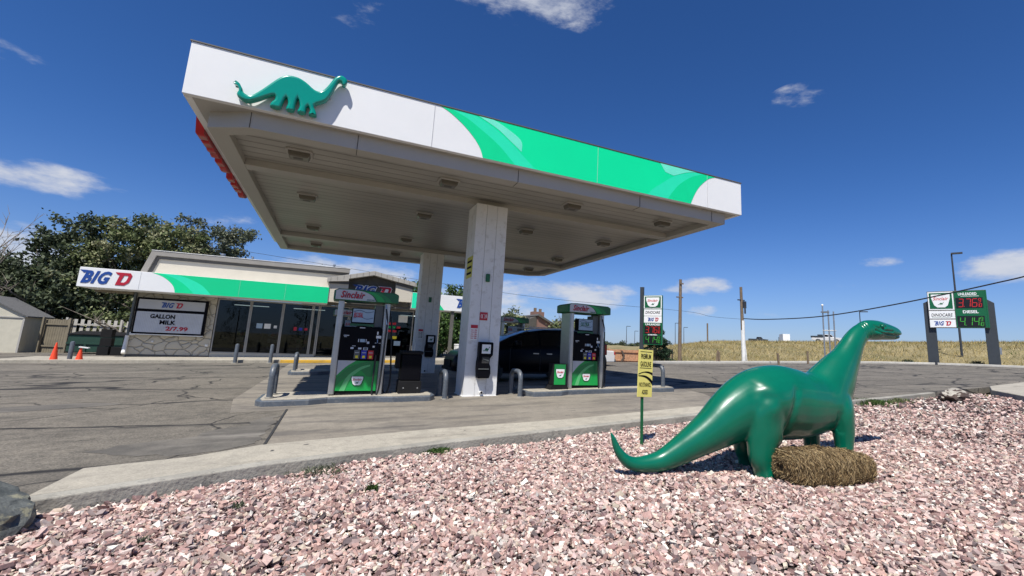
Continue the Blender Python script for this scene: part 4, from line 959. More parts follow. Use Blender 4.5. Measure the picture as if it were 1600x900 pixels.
# boulders
def rock(name, c, r, seed, mat, label, sub=4, amp=.22, sq=(1,1,1)):
    bm = bmesh.new(); bmesh.ops.create_icosphere(bm, subdivisions=sub, radius=1); rr = np.random.default_rng(seed)
    from mathutils import noise as mn
    pl = [Vector(rr.normal(size=3)).normalized() for _ in range(14)]; dd = rr.uniform(.72, .95, 14)
    for v in bm.verts:
        q = v.co.copy(); k = min([dd[i]/max(q.dot(pl[i]), 1e-3) for i in range(14) if q.dot(pl[i]) > .2] + [1.0]); q *= min(k, 1.0)
        q *= 1 + amp*.55*mn.fractal(v.co*2.1+Vector((seed,0,0)), .75, 2.1, 7)
        v.co = Vector((q.x*r[0], q.y*r[1], q.z*r[2]))
    me = bpy.data.meshes.new(name); bm.to_mesh(me); bm.free(); o = link(name, me, mat); o.location = c; return tag(o, label, 'rock')
rock('boulder', (-2.14, 4.60, -.06), (.45,.40,.26), 8, M['boulder'], 'large dark grey lichened boulder at the left end of the gravel')
o = rock('rock', (15.2, 6.78, .33), (.90,.34,.23), 12, M['slabrock'], 'brown angular rock with a pale top on the gravel edge, right of the statue'); o.rotation_euler.z = .3
o.data.materials.append(M['slabtop'])
for p_ in o.data.polygons:
    c_ = p_.center; p_.material_index = 1 if (p_.normal.z > .86 + .10*math.sin(c_.x*11) or (c_.x > .64 and p_.normal.z > .25)) else 0

# yellow gasoline sign
t = thing('gasoline_sign', (3.78, 5.18, -.03), 'small yellow premium gasoline sign on a green post at the gravel edge', 'sign', rz=R_(4))
build('post', MB().box(-.016,.016,0,.022,-.1,1.20), M['green_dark'], t)
bd = MB().box(-.125,.125,-.014,-.004,.655,1.275); b_ = build('board', bd, M['yellow'], t, bevel=.004)
b_.rotation_euler = (0, R_(2), 0); b_.location = (0.0,0,0)
b_.modifiers[0].width = .002
yy = -.0155
for z in (1.245, 1.03): build('rule', MB().box(-.10,.10,yy-.001,yy+.001,z,z+.006), M['black'], b_)
lettering('PREMIUM', (0,yy,1.185), .17, .065, M['black'], b_, depth=.002, bold=.01); lettering('GASOLINE', (0,yy,1.085), .185, .068, M['black'], b_, depth=.002, bold=.01)
lettering('NO ETHANOL', (0,yy,.815), .20, .055, M['black'], b_, depth=.002, bold=.008); lettering('ADDED', (.0,yy,.72), .10, .055, M['black'], b_, depth=.002, bold=.008)
shape('road_swoosh', smooth_poly([(-.12,.0),(-.03,.028),(.06,.02),(.122,-.005)], 4, False) + smooth_poly([(.122,.03),(.04,.045),(-.05,.035),(-.12,.01)], 4, False), (0,yy,.945), M['black'], b_, depth=.002)
shape('road_swoosh', smooth_poly([(-.12,.0),(-.02,-.012),(.06,-.05),(.122,-.11)], 4, False) + smooth_poly([(.122,-.055),(.06,-.012),(-.02,.012),(-.12,.008)], 4, False), (0,yy,.925), M['black'], b_, depth=.002)
build('bolt', MB().cyl((0,-.018,1.22),(0,-.013,1.22),.008).cyl((0,-.018,.70),(0,-.013,.70),.008), M['steel'], b_)

# ------------------------------------------------------------------ store
st = thing('convenience_store', (0, 28, 0), 'low beige convenience store with dark windows and a long green awning', 'store')
WY = 0.0; AY = -1.5           # wall plane and awning face, local
wk = lambda x: lot(x)
# walkway
tag(build('walkway', MB().slab([(-11.5,24.9),(9.5,24.9),(9.5,28.3),(-11.5,28.3)], lambda x, y: lot(x)-.2, lambda x, y: lot(x)+.13), M['concrete_pale'], bevel=.02), kind='structure')
tag(build('yellow_kerb', MB().slab([(-2.05,24.80),(4.5,24.80),(4.5,24.93),(-2.05,24.93)], lambda x, y: lot(x)-.1, lambda x, y: lot(x)+.135), M['kerb_yellow'], bevel=.02), kind='structure')
build('stone_wall', MB().box(-8.5,-5.36,0,.3,-.15,2.9), M['stonewall'], st)
build('foundation', MB().box(-8.45,-5.34,-.02,-.002,-.15,.06), M['darktrim'], st)
build('side_wall', MB().box(-8.48,-8.3,.302,9.0,-.15,3.0), M['stonewall'], st)
build('side_wall', MB().box(5.40,5.60,.0,9.0,0,3.0), M['beige'], st)
build('sill_wall', MB().box(-5.34,-.75,.02,.2,-.1,.22), M['beige'], st)
build('sill_wall', MB().box(4.12,5.39,.0,.2,-.1,.9), M['beige'], st)
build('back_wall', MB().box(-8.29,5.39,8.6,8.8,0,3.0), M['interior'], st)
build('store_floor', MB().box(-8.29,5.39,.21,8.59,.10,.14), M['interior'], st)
# windows
def window(x0, x1, z0, z1, lab=None):
    f = MB(); t = .055
    f.box(x0-t/2, x0+t/2, .02, .12, z0, z1); f.box(x1-t/2, x1+t/2, .02, .12, z0, z1); f.box(x0+t/2+.001, x1-t/2-.001, .025, .115, z1-.06, z1); f.box(x0+t/2+.001, x1-t/2-.001, .025, .115, z0, z0+.05)
    w_ = build('window', f, M['alu'], st); build('pane', MB().box(x0+t/2+.002, x1-t/2-.002, .06, .068, z0+.05, z1-.06), M['window'], w_); return w_
for a, b in ((-5.30,-3.95),(-3.885,-2.53),(-2.465,-1.15),(-1.085,-.85)): window(a, b, .22, 2.88)
dw = window(-.78, .62, .12, 2.88); window(.70, 1.60, .12, 2.88); window(1.67, 2.6, .12, 2.88); window(2.67, 4.05, .22, 2.88)
window(4.20, 5.35, .90, 2.88)
build('door_handle', MB().tube([(.95,-.03,1.0),(.95,-.03,1.5)], .02, 8), M['steel'], st)
# things inside
for x in (-5, -2.2, .9, 3.6): build('ceiling_tube', MB().box(x, x+1.6, 2.2, 2.3, 2.70, 2.735), M['tube_light'], st)
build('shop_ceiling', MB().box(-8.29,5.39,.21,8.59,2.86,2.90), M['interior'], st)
for i, x in enumerate((-4.6,-3.2,-1.8,1.2,2.4,3.6)):
    sh = build('shelf_unit', MB().box(x, x+.5, 1.6, 6.5, .141, 1.5), M['greybtn'], st); rs_ = random.Random(i)
    for z in (.4, .75, 1.1):
        for k in range(3): xx = x+.02+k*.155; build('goods', MB().box(xx, xx+.14, 1.56, 1.599, z, z+rs_.uniform(.16,.26)), M[rs_.choice(['brick_red','bluebtn','yellowb','white_plastic','orange','green_pump','screen'])], sh)
cols_ = [('white_plastic',-3.1,1.62,.28,.25),('screen',-3.45,1.62,.26,.25),('white_plastic',-2.75,1.60,.14,.14),('brick_red',-1.85,1.55,.14,.18),('bluebtn',-1.6,1.55,.16,.14),('brick_red',-1.35,1.55,.14,.12),
         ('redbtn',2.9,2.10,.5,.12),('green_pump',2.9,1.9,.45,.12),('redbtn',3.3,1.9,.2,.12),('redbtn',2.95,1.68,.5,.12),('yellowb',3.1,1.32,.30,.16),('screen',3.3,1.0,.35,.26),('white_plastic',3.5,2.4,.5,.4),('bluebtn',4.6,1.5,.3,.3),('screen',4.9,1.2,.3,.2),('white_plastic',4.5,2.1,.5,.3)]
for m_, x, z, w_, h_ in cols_: build('poster', MB().box(x-w_/2, x+w_/2, .050, .056, z-h_/2, z+h_/2), M[m_], st)
# awning : left part
ax0, ax1 = -10.02, -.47
aw = build('awning', MB().box(ax0, ax1, AY, -.02, 2.90, 3.74), M['white'], st, bevel=.01); aw['label'] = 'long awning, white at its left end and green beyond'
build('awning', MB().box(ax0, -8.52, -.018, 1.2, 2.90, 3.72), M['darktrim'], st)
def aws(pts, mat, off=.004): return shape('stripe', [(x-(-5), z-3.32) for x, z in pts], (-5, AY-off, 3.32), mat, aw, '-y', .003)
q1 = smooth_poly([(-7.62,3.732),(-7.25,3.60),(-6.95,3.38),(-6.78,3.16),(-6.70,2.908)], 5, False)
q2 = smooth_poly([(-7.35,3.732),(-6.85,3.58),(-6.4,3.30),(-6.0,2.908)], 5, False)
q3 = smooth_poly([(-6.8,3.732),(-6.3,3.60),(-5.75,3.32),(-5.35,2.908)], 5, False)
aws(q1 + q2[::-1], M['green_mid']); aws(q2 + q3[::-1], M['green_light']); aws(q3 + [(-.475,2.908),(-.475,3.732)], M['awning_green'])
for x in (-8.0, -4.3, -2.4): build('panel_seam', MB().box(x, x+.006, AY-.0085, AY-.006, 2.91, 3.73), M['silver'], aw)
bigd((-9.12, AY-.012, 3.34), 1.62, .56, aw, '-y', .012)
build('awning_end', MB().box(ax0-.012, ax0-.002, AY+.01, 1.2, 2.91, 3.73), M['white'], aw)
# soffit lamp and brace below awning left end
build('awning_brace', MB().box(ax0+.1, -8.55, -.06, .0, 2.78, 2.897), M['tan'], st)
build('flood_light', MB().box(-9.6,-9.42,-1.1,-.95,2.84,2.898), M['white_plastic'], st, bevel=.01)
# right part
rx0, rx1 = 3.68, 7.75
ar = build('awning', MB().box(rx0, rx1, AY, -.02, 2.96, 3.84), M['white'], st, bevel=.01); ar['label'] = 'short awning right of the entrance, green then white'
shape('stripe', [(0,0),(1.80,0),(1.55,.3),(1.2,.6),(.9,.86),(0,.86)], (rx0+.005, AY-.004, 2.97), M['awning_green'], ar, '-y', .003)
shape('stripe', [(.0,0),(.18,0),(.8,.86),(.0,.86)], (rx0+.006, AY-.007, 2.97), M['green_light'], ar, '-y', .003)
bigd((6.95, AY-.012, 3.42), 1.5, .52, ar, '-y', .012)
build('awning_post', MB().box(5.92,6.10,-1.40,-1.24,.0,2.958), M['darktrim'], st); build('awning_post', MB().box(7.45,7.62,-1.40,-1.24,.0,2.958), M['darktrim'], st)
# upper wall and parapet
build('upper_wall', MB().prism([(-8.30,3.0),(-7.98,4.66),(.30,4.70),(.30,3.0)], .0, .25), M['beige'], st)
build('upper_wall', MB().box(.302, 5.6, .3, .5, 2.9, 3.9), M['beige'], st)
build('flat_roof', MB().box(-8.2, 5.6, .52, 9.0, 3.78, 3.9), M['roofgrey'], st)
pc = MB().prism([(-8.48,3.76),(-8.17,4.92),(.42,4.98),(.42,4.74),(-7.98,4.69),(-8.24,3.76)], -.16, .12)
build('parapet_cap', pc, M['roofgrey'], st, bevel=.01)
build('parapet_band', MB().prism([(-8.24,3.762),(-7.98,4.688),(.30,4.738),(.30,4.60),(-7.88,4.55),(-8.10,3.762)], -.06, -.002), M['darktrim'], st)
build('parapet_flashing', MB().prism([(-8.19,4.923),(-8.19,4.945),(.44,5.003),(.44,4.982)], -.18, .3), M['white_plastic'], st)
build('parapet_side', MB().box(-8.2,-8.05,.26,8.8,3.9,4.9), M['roofgrey'], st); build('parapet_side', MB().box(.2,.4,.30,8.8,3.9,4.95), M['roofgrey'], st)
for x, z, r in ((-5.6,4.95,.09), (-.4,4.98,.06), (-4.3,4.95,.05)): build('roof_vent', MB().cyl((x,.8,4.5),(x,.8,z+.18),r*.7).cyl((x,.8,z+.18),(x,.8,z+.28),r*1.15), M['steel'], st)
# entrance gable in front of the wall
gt = MB().prism([(-.62,4.02),(-.60,4.23),(1.60,4.80),(3.82,4.36),(3.84,4.15),(2.80,4.33),(1.60,4.57),(.40,4.26),(.40,4.13)], -1.62, -1.3)
gb = build('entrance_gable', gt, M['gable_face_sunlit'], st, bevel=.008)
mb = MB()
for i in range(15):
    x = -.45 + i*.30
    if x > 3.8: break
    zt = 4.23 + (x+.60)*.259 if x < 1.6 else 4.80 - (x-1.6)*.198
    mb.box(x, x+.012, -1.628, -1.621, zt-.215, zt-.01)
build('standing_seam', mb, M['darktrim'], gb)
build('gable_roof', MB().prism([(-.62,4.19),(1.60,4.765),(3.84,4.32),(3.84,4.26),(1.60,4.70),(-.62,4.13)], -1.298, 4.0), M['roofgrey'], st)
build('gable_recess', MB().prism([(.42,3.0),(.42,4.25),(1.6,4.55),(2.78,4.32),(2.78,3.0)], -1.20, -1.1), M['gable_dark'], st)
build('gable_wall', MB().prism([(-.50,3.0),(-.50,4.02),(.418,4.12),(.418,3.0)], -1.45, -1.1), M['beige'], st)
build('gable_wall', MB().prism([(2.782,3.28),(2.782,4.34),(3.66,4.17),(3.66,3.28)], -1.45, -1.1), M['beige'], st)
build('gable_band', MB().prism([(-.52,3.95),(-.52,4.06),(.425,4.16),(.425,3.98)], -1.50, -1.455), M['darktrim'], st)
build('gable_band', MB().prism([(2.775,4.17),(2.775,4.36),(3.70,4.18),(3.70,4.0)], -1.50, -1.455), M['darktrim'], st)
build('entrance_soffit', MB().box(-.50,3.66,-1.10,-.02,2.90,3.0), M['darktrim'], st)
bigd((1.63, -1.24, 3.78), 1.85, .46, st, '-y', .05, outline=True)
# downspout
build('downspout', MB().tube([(-8.46,-.09,2.88),(-8.47,-.09,.9)], .062, 12), M['greybtn'], st, smooth=True)
build('downspout', MB().tube([(-8.475,-.09,.90),(-8.49,-.10,.36),(-8.44,-.30,.10)], [.075,.08,.08], 12), M['white_plastic'], st, smooth=True)
build('white_box', MB().box(-8.42,-8.22,-.12,-.02,.92,1.06), M['white_plastic'], st)
build('outlet', MB().box(-7.6,-7.52,-.05,-.002,.62,.70), M['white_plastic'], st); build('outlet', MB().box(-5.55,-5.44,-.05,-.002,.50,.60), M['white_plastic'], st)
# lit message board on the stone wall
t = thing('message_board', (-7.0, 27.93, 1.1), 'wall board reading gallon milk 2/7.99 on the stone wall', 'sign')
build('frame', MB().box(-1.34,1.34,-.14,.06,-.10,1.58), M['black'], t, bevel=.01)
build('top_panel', MB().box(-1.26,1.24,-.150,-.141,1.06,1.49), M['silver'], t)
b_ = build('letter_panel', MB().box(-1.27,1.24,-.150,-.141,-.02,.93), M['grille'], t)
mb = MB()
for i in range(41): mb.box(-1.24+i*.0612,-1.24+i*.0612+.012,-.153,-.1505,-.01,.92)
build('panel_rib', mb, M['silver'], b_)
bigd((-.02,-.158,1.27), .78, .25, t, '-y', .008)
for s_, x, z, w_, m_ in (('GALLON',-.30,.73,.92,'black'),('MILK',-.08,.46,.60,'black'),('2/7.99',.30,.18,.84,'brick_red')): lettering(s_, (x,-.160,z), w_, .20, M[m_], b_, '-y', .004, .035)
build('light_strip', MB().box(-1.33,1.34,-.17,-.10,-.145,-.102), M['white_plastic'], t)

# bollards, cones
bl = thing('post_bollard', (0,0,0), '', 'bollard', 'grey posts along the store kerb')
build('post', MB().tube([(0,0,0),(0,0,.78),(0,0,.82),(0,0,.84)], [.075,.075,.06,.02], 16), M['greypaint'], bl, smooth=True)
build('footing', MB().cyl((0,0,-.02),(0,0,.02),.14), M['kerbstone'], bl)
bl.location = (-9.37,25.5,lot(-9.4)+.0); bl['label'] = 'grey post bollard between the two orange cones'
dup(bl, (-3.74,24.7,lot(-3.7)), 'grey post bollard before the left store windows'); dup(bl, (-2.42,24.66,lot(-2.4)), 'grey post bollard at the start of the yellow kerb')
def cone(x, y, h, tilt, label):
    t = thing('traffic_cone', (x, y, lot(x)+.003), label, 'traffic cone', 'orange cones by the bollard')
    build('base', MB().box(-.17,.17,-.17,.17,0,.03), M['orange'], t, bevel=.01)
    build('cone_body', MB().cyl((0,0,.03),(0,0,h),.13,.022,20), M['orange'], t, smooth=True); return t
cone(-9.72,25.2,.78,0,'tall plain orange traffic cone left of the bollard')
t = cone(-8.98,25.2,.60,0,'shorter orange cone with a pale cap right of the bollard'); build('pale_cap', MB().box(-.13,.16,-.08,.09,.585,.625, Matrix.Rotation(.12,4,'Y')), M['white_plastic'], t)

# white cabinets and a nozzle stand by the right end of the store
t = thing('ice_chest', (6.15, 25.6, lot(6)+.13), 'white ice chest on the walkway between the canopy columns', 'ice chest')
build('body', MB().box(0,.62,0,.6,0,.75), M['white_plastic'], t, bevel=.03); build('lid', MB().box(-.01,.63,-.01,.61,.752,.84), M['white_plastic'], t, bevel=.02)
t = thing('tyre_air_station', (6.78, 26.0, lot(6)+.13), 'tall white air station box with a black hose handle', 'air station')
build('body', MB().box(0,.42,0,.35,0,1.55), M['white_plastic'], t, bevel=.02); build('hose_handle', MB().tube([(.2,-.08,.4),(.22,-.1,.8),(.21,-.08,.98)], [.02,.02,.05], 8), M['black'], t, smooth=True)

# ------------------------------------------------------------------ yard at the far left
t = thing('garden_shed', (-15.45, 36.2, -.40), 'pale grey garden shed with a grey gable roof at the left edge', 'shed')
W_, D_ = 3.6, 2.6
build('wall', MB().prism([(-W_,0),(-W_,2.05),(-W_/2,3.0),(0,2.05),(0,0)], 0, D_), M['shed'], t)
rf = MB()
rf.add([(.12,-.12,1.98),(-W_/2,-.12,3.06),(-W_/2,D_+.12,3.06),(.12,D_+.12,1.98),(.12,-.12,2.05),(-W_/2,-.12,3.13),(-W_/2,D_+.12,3.13),(.12,D_+.12,2.05)], [(0,1,2,3),(7,6,5,4),(0,4,5,1),(3,2,6,7),(0,3,7,4),(1,5,6,2)])
rf.add([(-W_-.12,-.12,1.98),(-W_/2-.001,-.12,3.06),(-W_/2-.001,D_+.12,3.06),(-W_-.12,D_+.12,1.98),(-W_-.12,-.12,2.05),(-W_/2-.001,-.12,3.13),(-W_/2-.001,D_+.12,3.13),(-W_-.12,D_+.12,2.05)], [(3,2,1,0),(4,5,6,7),(1,5,4,0),(7,6,2,3),(4,7,3,0),(2,6,5,1)])
build('roof', rf, M['shingle'], t)
d_ = build('door', MB().box(-2.6,-1.35,-.03,-.002,.1,1.85), M['shed'], t)
mb = MB()
for a in ((-1.30,-1.24,.0,2.4),(-1.33,-.02,1.93,1.99),(-.08,-.0,0,1.9)): mb.box(a[0],a[1],-.045,-.005,a[2],a[3])
mb.box(-2.6,-1.35,-.05,-.031,1.78,1.85); mb.box(-2.6,-1.35,-.05,-.031,.1,.18); mb.box(-1.43,-1.35,-.05,-.031,.181,1.779); mb.box(-2.6,-1.43,-.048,-.031,.95,1.03)
build('trim', mb, M['cream_panel'], t)
def board_fence(name, p0, p1, h, mat, label, cat='fence', grp=None, bw=.14, gap=.012, rails=True, zb=None, railside=-1):
    p0 = Vector(p0); p1 = Vector(p1); d = p1-p0; Ln = d.length; t = thing(name, (p0.x, p0.y, lot(p0.x)-.25 if zb is None else zb), label, cat, grp, rz=math.atan2(d.y, d.x))
    mb = MB(); x = 0
    while x < Ln-bw: mb.box(x, x+bw-gap, 0, .02, .04, h*random.uniform(.97,1.0)); x += bw
    build('boards', mb, mat, t)
    mb = MB(); 
    for z in (.2*h, .82*h): mb.box(0, Ln, railside*.05-.02, railside*.05+.0, z, z+.08)
    if rails: build('rail', mb, mat, t)
    n_ = max(2, int(Ln/2.2)+1)
    for i in range(n_): xx = i*(Ln-.1)/(n_-1); build('post', MB().box(xx, xx+.1, railside*.14-.05, railside*.14+.05, -.1, h+.05), mat, t)
    return t
board_fence('enclosure_fence', (-14.9,36.9,0), (-13.4,36.1,0), 2.0, M['tan'], 'tall tan board fence between the shed and the dumpster', zb=-.4)
board_fence('slatted_fence', (-14.2,37.4,0), (-9.2,37.4,0), 2.05, M['kerbwhite'], 'sunlit pale slatted fence behind the dumpster', bw=.30, gap=.14, zb=-.4)
t = thing('dumpster', (-12.95, 34.6, -.30), 'dark green steel dumpster in front of the slatted fence', 'dumpster')
build('bin', MB().prism([(0,.12),(0,1.05),(2.3,1.05),(2.3,.12)], 0, 1.4), M['dumpster'], t, bevel=.03)
build('lid', MB().add([(-.04,-.05,1.055),(2.34,-.05,1.055),(2.34,1.45,1.22),(-.04,1.45,1.22),(-.04,-.05,1.10),(2.34,-.05,1.10),(2.34,1.45,1.27),(-.04,1.45,1.27)], [(0,3,2,1),(4,5,6,7),(0,1,5,4),(1,2,6,5),(2,3,7,6),(3,0,4,7)]), M['blackm'], t)
build('rib', MB().box(-.03,2.33,-.05,-.001,.55,.65).box(.7,.8,-.045,-.0005,.14,.549).box(1.5,1.6,-.045,-.0005,.14,.549), M['dumpster'], t)
build('caster', MB().cyl((.2,.1,.06),(.2,.2,.06),.07).cyl((2.1,.1,.06),(2.1,.2,.06),.07), M['tyre'], t)
t = thing('stack_of_crates', (-10.0, 29.6, -.1), 'dark crates stacked beside the corner of the store', 'crates')
for i, (x, z, a) in enumerate(((0,0,0),(.05,.42,.1),(.5,0,.05),(.02,.84,-.08))): build('crate', MB().box(x,x+.42,0,.4,z+.001,z+.40, Matrix.Rotation(a*.2,4,'Z')), M['blackm'], t, bevel=.01)

# ------------------------------------------------------------------ price boards
def shieldpanel(x, z, w, h, y, t): 
    p = build('brand_panel', MB().box(x,x+w,y-.012,y,z,z+h), M['white'], t); build('green_field', MB().box(x+.05*w,x+.95*w,y-.02,y-.0121,z+.06*h,z+.94*h), M['green_dark'], p)
    shield((x+w/2,y-.028,z+h/2), w*.74, h*.72, p, border=False); return p
def ledrow(x, z, w, h, y, s, mat, t, dot=True):
    p = build('price_display', MB().box(x,x+w,y-.012,y,z,z+h), M['led_off'], t); mb = MB()
    dw_ = w*.17; dh = h*.74; zz = z+h*.13
    for i, ch in enumerate(s): digit_mb(mb, ch, x+w*(.08+.24*i) + (0.03*w if i else 0), zz, dw_, dh, y-.02, y-.013, h*.05)
    mb.box(x+w*.285, x+w*.31, y-.02, y-.013, zz-.01*h, zz+.06*h)
    digit_mb(mb, '9', x+w*.83, z+h*.54, w*.085, h*.34, y-.02, y-.013, h*.035); digit_mb(mb, '1', x+w*.75, z+h*.10, w*.085, h*.32, y-.02, y-.013, h*.04); digit_mb(mb, '0', x+w*.86, z+h*.10, w*.07, h*.32, y-.02, y-.013, h*.035)
    build('digits', mb, mat, p); return p
# wide board by the street, D ~ 50 m ; its own x axis points along the board
A0 = Vector((45.35,21.35,0)); A1 = Vector((46.75,18.0,0)); dv = A1-A0; Lw = dv.length
t = thing('price_sign', (A0.x, A0.y, 1.05), 'wide two-post roadside price board at the right', 'price sign', rz=math.atan2(dv.y, dv.x))
for i in (0, 1):
    xx = -.42 if i == 0 else Lw-.30
    z_t = 5.35; 
    P_ = [(xx, -.2), (xx, z_t-.25), (xx+(.45 if i == 0 else .02), z_t+.0), (xx+(.72 if i == 0 else .25), z_t), (xx+.72, z_t-(.0 if i == 0 else .35)), (xx+.72, -.2)]
    build('post', MB().prism(P_, -.02, .42), M['signpost'], t, bevel=.02)
bx0, bx1, bz0, bz1 = .0, Lw-.10, 2.98, 6.06
sg_ = build('sign_box', MB().box(bx0-.1, bx1+.1, -.24, -.03, bz0, bz1), M['darktrim'], t, bevel=.02)
build('green_edge', MB().box(bx1+.03, bx1+.115, -.26, -.05, bz0+.03, bz1-.03), M['green_dark'], sg_)
yy = -.242; mid = bx0 + (bx1-bx0)*.465
shieldpanel(bx0-.06, bz0+1.50, mid-bx0+.02, 1.52, yy, sg_)
p = build('caption_panel', MB().box(bx0-.06, mid-.04, yy-.012, yy, bz0+.78, bz0+1.42), M['white'], sg_); lettering('DINOCARE', ((bx0-.1+mid)/2, yy-.016, bz0+1.08), 1.38, .26, M['black'], p, '-y', .004, .01, .15)
build('underline', MB().box(bx0+.12, mid-.3, yy-.016, yy-.012, bz0+.87, bz0+.89), M['green_dark'], p)
p = build('caption_panel', MB().box(bx0-.06, mid-.04, yy-.012, yy, bz0+.06, bz0+.70), M['white'], sg_); bigd(((bx0-.1+mid)/2, yy-.018, bz0+.38), 1.05, .36, p, '-y', .006)
gp = build('price_panel', MB().box(mid, bx1+.02, yy-.012, yy, bz0+.05, bz1-.04), M['green_dark'], sg_)
lettering('UNLEADED', ((mid+bx1)/2-.1, yy-.016, bz1-.30), 1.15, .22, M['white'], gp, '-y', .004, .03)
build('underline', MB().box(mid+.42, bx1-.35, yy-.016, yy-.0125, bz1-.50, bz1-.47), M['white'], gp)
ledrow(mid+.08, bz0+1.62, bx1-mid-.22, .86, yy-.013, '376', M['led_red'], gp)
lettering('DIESEL', ((mid+bx1)/2, yy-.016, bz0+1.32), .95, .24, M['white'], gp, '-y', .004, .03)
ledrow(mid+.08, bz0+.10, bx1-mid-.22, .88, yy-.013, '414', M['led_green'], gp)
build('meter_box', MB().box(Lw+.421,Lw+.54,.1,.3,.95,1.5), M['steel'], t)
# narrow board near the wooden fence
t = thing('price_sign', (14.6, 20.1, .36), 'narrow single-post price board above the yellow gasoline sign', 'price sign', rz=R_(-52))
build('post', MB().box(-.12,.06,-.08,.10,-.1,4.15), M['signpost'], t)
build('post_cap', MB().box(-.13,.07,-.09,.11,4.151,4.17), M['darktrim'], t)
sg_ = build('sign_box', MB().box(.08,1.08,-.07,.09,1.44,3.72), M['green_dark'], t, bevel=.01)
yy = -.072
shieldpanel(.10, 3.02, .95, .68, yy, sg_)
p = build('caption_panel', MB().box(.11,1.05,yy-.01,yy,2.64,2.98), M['white'], sg_); lettering('DINOCARE', (.58,yy-.014,2.82), .78, .15, M['black'], p, '-y', .003, .01, .15)
p = build('caption_panel', MB().box(.11,1.05,yy-.01,yy,2.28,2.62), M['white'], sg_); bigd((.6,yy-.016,2.45), .55, .19, p, '-y', .004)
lettering('UNLEADED', (.58,yy-.004,2.19), .78, .10, M['white'], sg_, '-y', .004, .03)
ledrow(.13, 1.70, .88, .42, yy-.001, '376', M['led_red'], sg_)
lettering('DIESEL', (.58,yy-.004,1.655), .5, .06, M['white'], sg_, '-y', .004, .03)
ledrow(.13, 1.46, .88, .17, yy-.001, '414', M['led_green'], sg_) if False else ledrow(.13, 1.20, .88, .42, yy-.001, '414', M['led_green'], sg_)
sg_.data = MB().box(.08,1.08,-.07,.09,1.14,3.72).mesh('sign_box'); sg_.data.materials.append(M['green_dark'])

# ------------------------------------------------------------------ poles and wires
def upole(name, x, y, zb, h, r, mat, label, lean=0, cat='utility pole', white=0):
    t = thing(name, (x, y, zb), label, cat); 
    build('pole', MB().tube([(0,0,-.3),(lean*.5,0,h*.5),(lean,0,h)], [r,r*.9,r*.75], 12), mat, t, smooth=True)
    if white: build('white_guard', MB().tube([(0,0,-.3),(lean*.27,0,white)], r*1.12, 12), M['white_plastic'], t, smooth=True); build('guy_wire', MB().tube([(.25,-.1,-.2),(lean*.5,0,h*.62)], .03, 6), M['white_plastic'], t)
    return t
t = upole('utility_pole', 21.36, 25.1, .35, 5.85, .13, M['pole'], 'bare brown wooden utility pole by the end of the wooden fence', .1)
build('bracket', MB().box(-.25,.3,-.05,.05,4.55,4.62).box(-.02,.25,-.16,-.08,5.5,5.58), M['pole'], t)
t = upole('utility_pole', 26.54, 24.3, .50, 5.55, .13, M['pole'], 'wooden utility pole with a white lower guard', -.12, white=3.1)
build('hardware', MB().box(-.45,.2,-.05,.05,4.55,4.62).box(-.1,.18,-.2,-.1,4.0,4.5).cyl((.05,-.18,3.6),(.05,-.18,4.1),.06), M['pole_dark'], t)
t = thing('pipe_stand', (34.66, 23.7, .85), 'three thin grey metal poles standing together in the dry grass', 'poles')
for x, y, h in ((0,0,4.4),(.22,-.3,4.05),(.42,-.6,3.95)): build('pole', MB().cyl((x,y,-.3),(x,y,h),.06,.05,10), M['steel'], t, smooth=True)
build('cross_bar', MB().cyl((-.05,.05,2.45),(.5,-.7,2.45),.04), M['steel'], t); build('finial', MB().ball((0,0,4.45),.09,10,6), M['white_plastic'], t); build('clamp', MB().box(-.1,.3,-.35,.1,3.85,3.95), M['steel'], t)
def catenary(pts, r, name, label):
    o = build(name, MB().tube(smooth_poly3(pts, 8), r, 6), M['wire'], smooth=True); return tag(o, label, 'cable')
catenary([(26.5,24.3,3.75),(26.74,22.29,3.64),(27.16,18.6,3.74),(27.6,14.6,4.27),(28.08,10.54,5.04),(28.3,8.4,5.55),(28.9,3,7.2),(29.3,-2,9)], .035, 'overhead_cable', 'thick sagging black cable running right from the white-guarded pole')
catenary([(26.5,24.3,3.7),(24,24.8,3.75),(21.4,25.1,4.0),(10,27,4.3),(-5,29.5,5.6)], .010, 'overhead_wire', 'thin wire running left between the two utility poles')
def lamp_post(x, y, zb, h, arm, label, k=1.0):
    t = thing('street_lamp', (x, y, zb), label, 'street lamp'); build('pole', MB().cyl((0,0,-1),(0,0,h),.11*k,.07*k,10), M['pole_dark'], t, smooth=True)
    build('lamp_head', MB().box(-.05,arm,-.18*k,.18*k,h,h+.14*k), M['pole_dark'], t); return t
lt_ = lamp_post(55.1, 23.6, 2.6, 9.4, .85, 'tall dark street lamp rising behind the wide price board', 1.0)
lt_.rotation_euler.z = R_(-65)
def dirp(az, D): return D*math.sin(R_(az)), D*math.cos(R_(az))
for az, D, h, k, lb in ((59.0,150,8.6,1.6,'slim street lamp behind the head of the dinosaur'), (34.1,170,7.4,1.2,'thin far street lamp beyond the wooden fence, nearest the right pump'), (35.1,190,6.5,1.2,'second thin far street lamp, left of the narrow price board'), (39.9,170,8.2,1.2,'thin far street lamp just left of the bare utility pole'), (40.9,175,6.6,1.2,'thin far street lamp just right of the bare utility pole'), (64.6,160,7.5,1.6,'faint street lamp under the wide price board')):
    x, y = dirp(az, D); tt = lamp_post(x, y, float(terrain(x, y)), h, 1.2*k, lb, k); tt.rotation_euler.z = R_(-az)
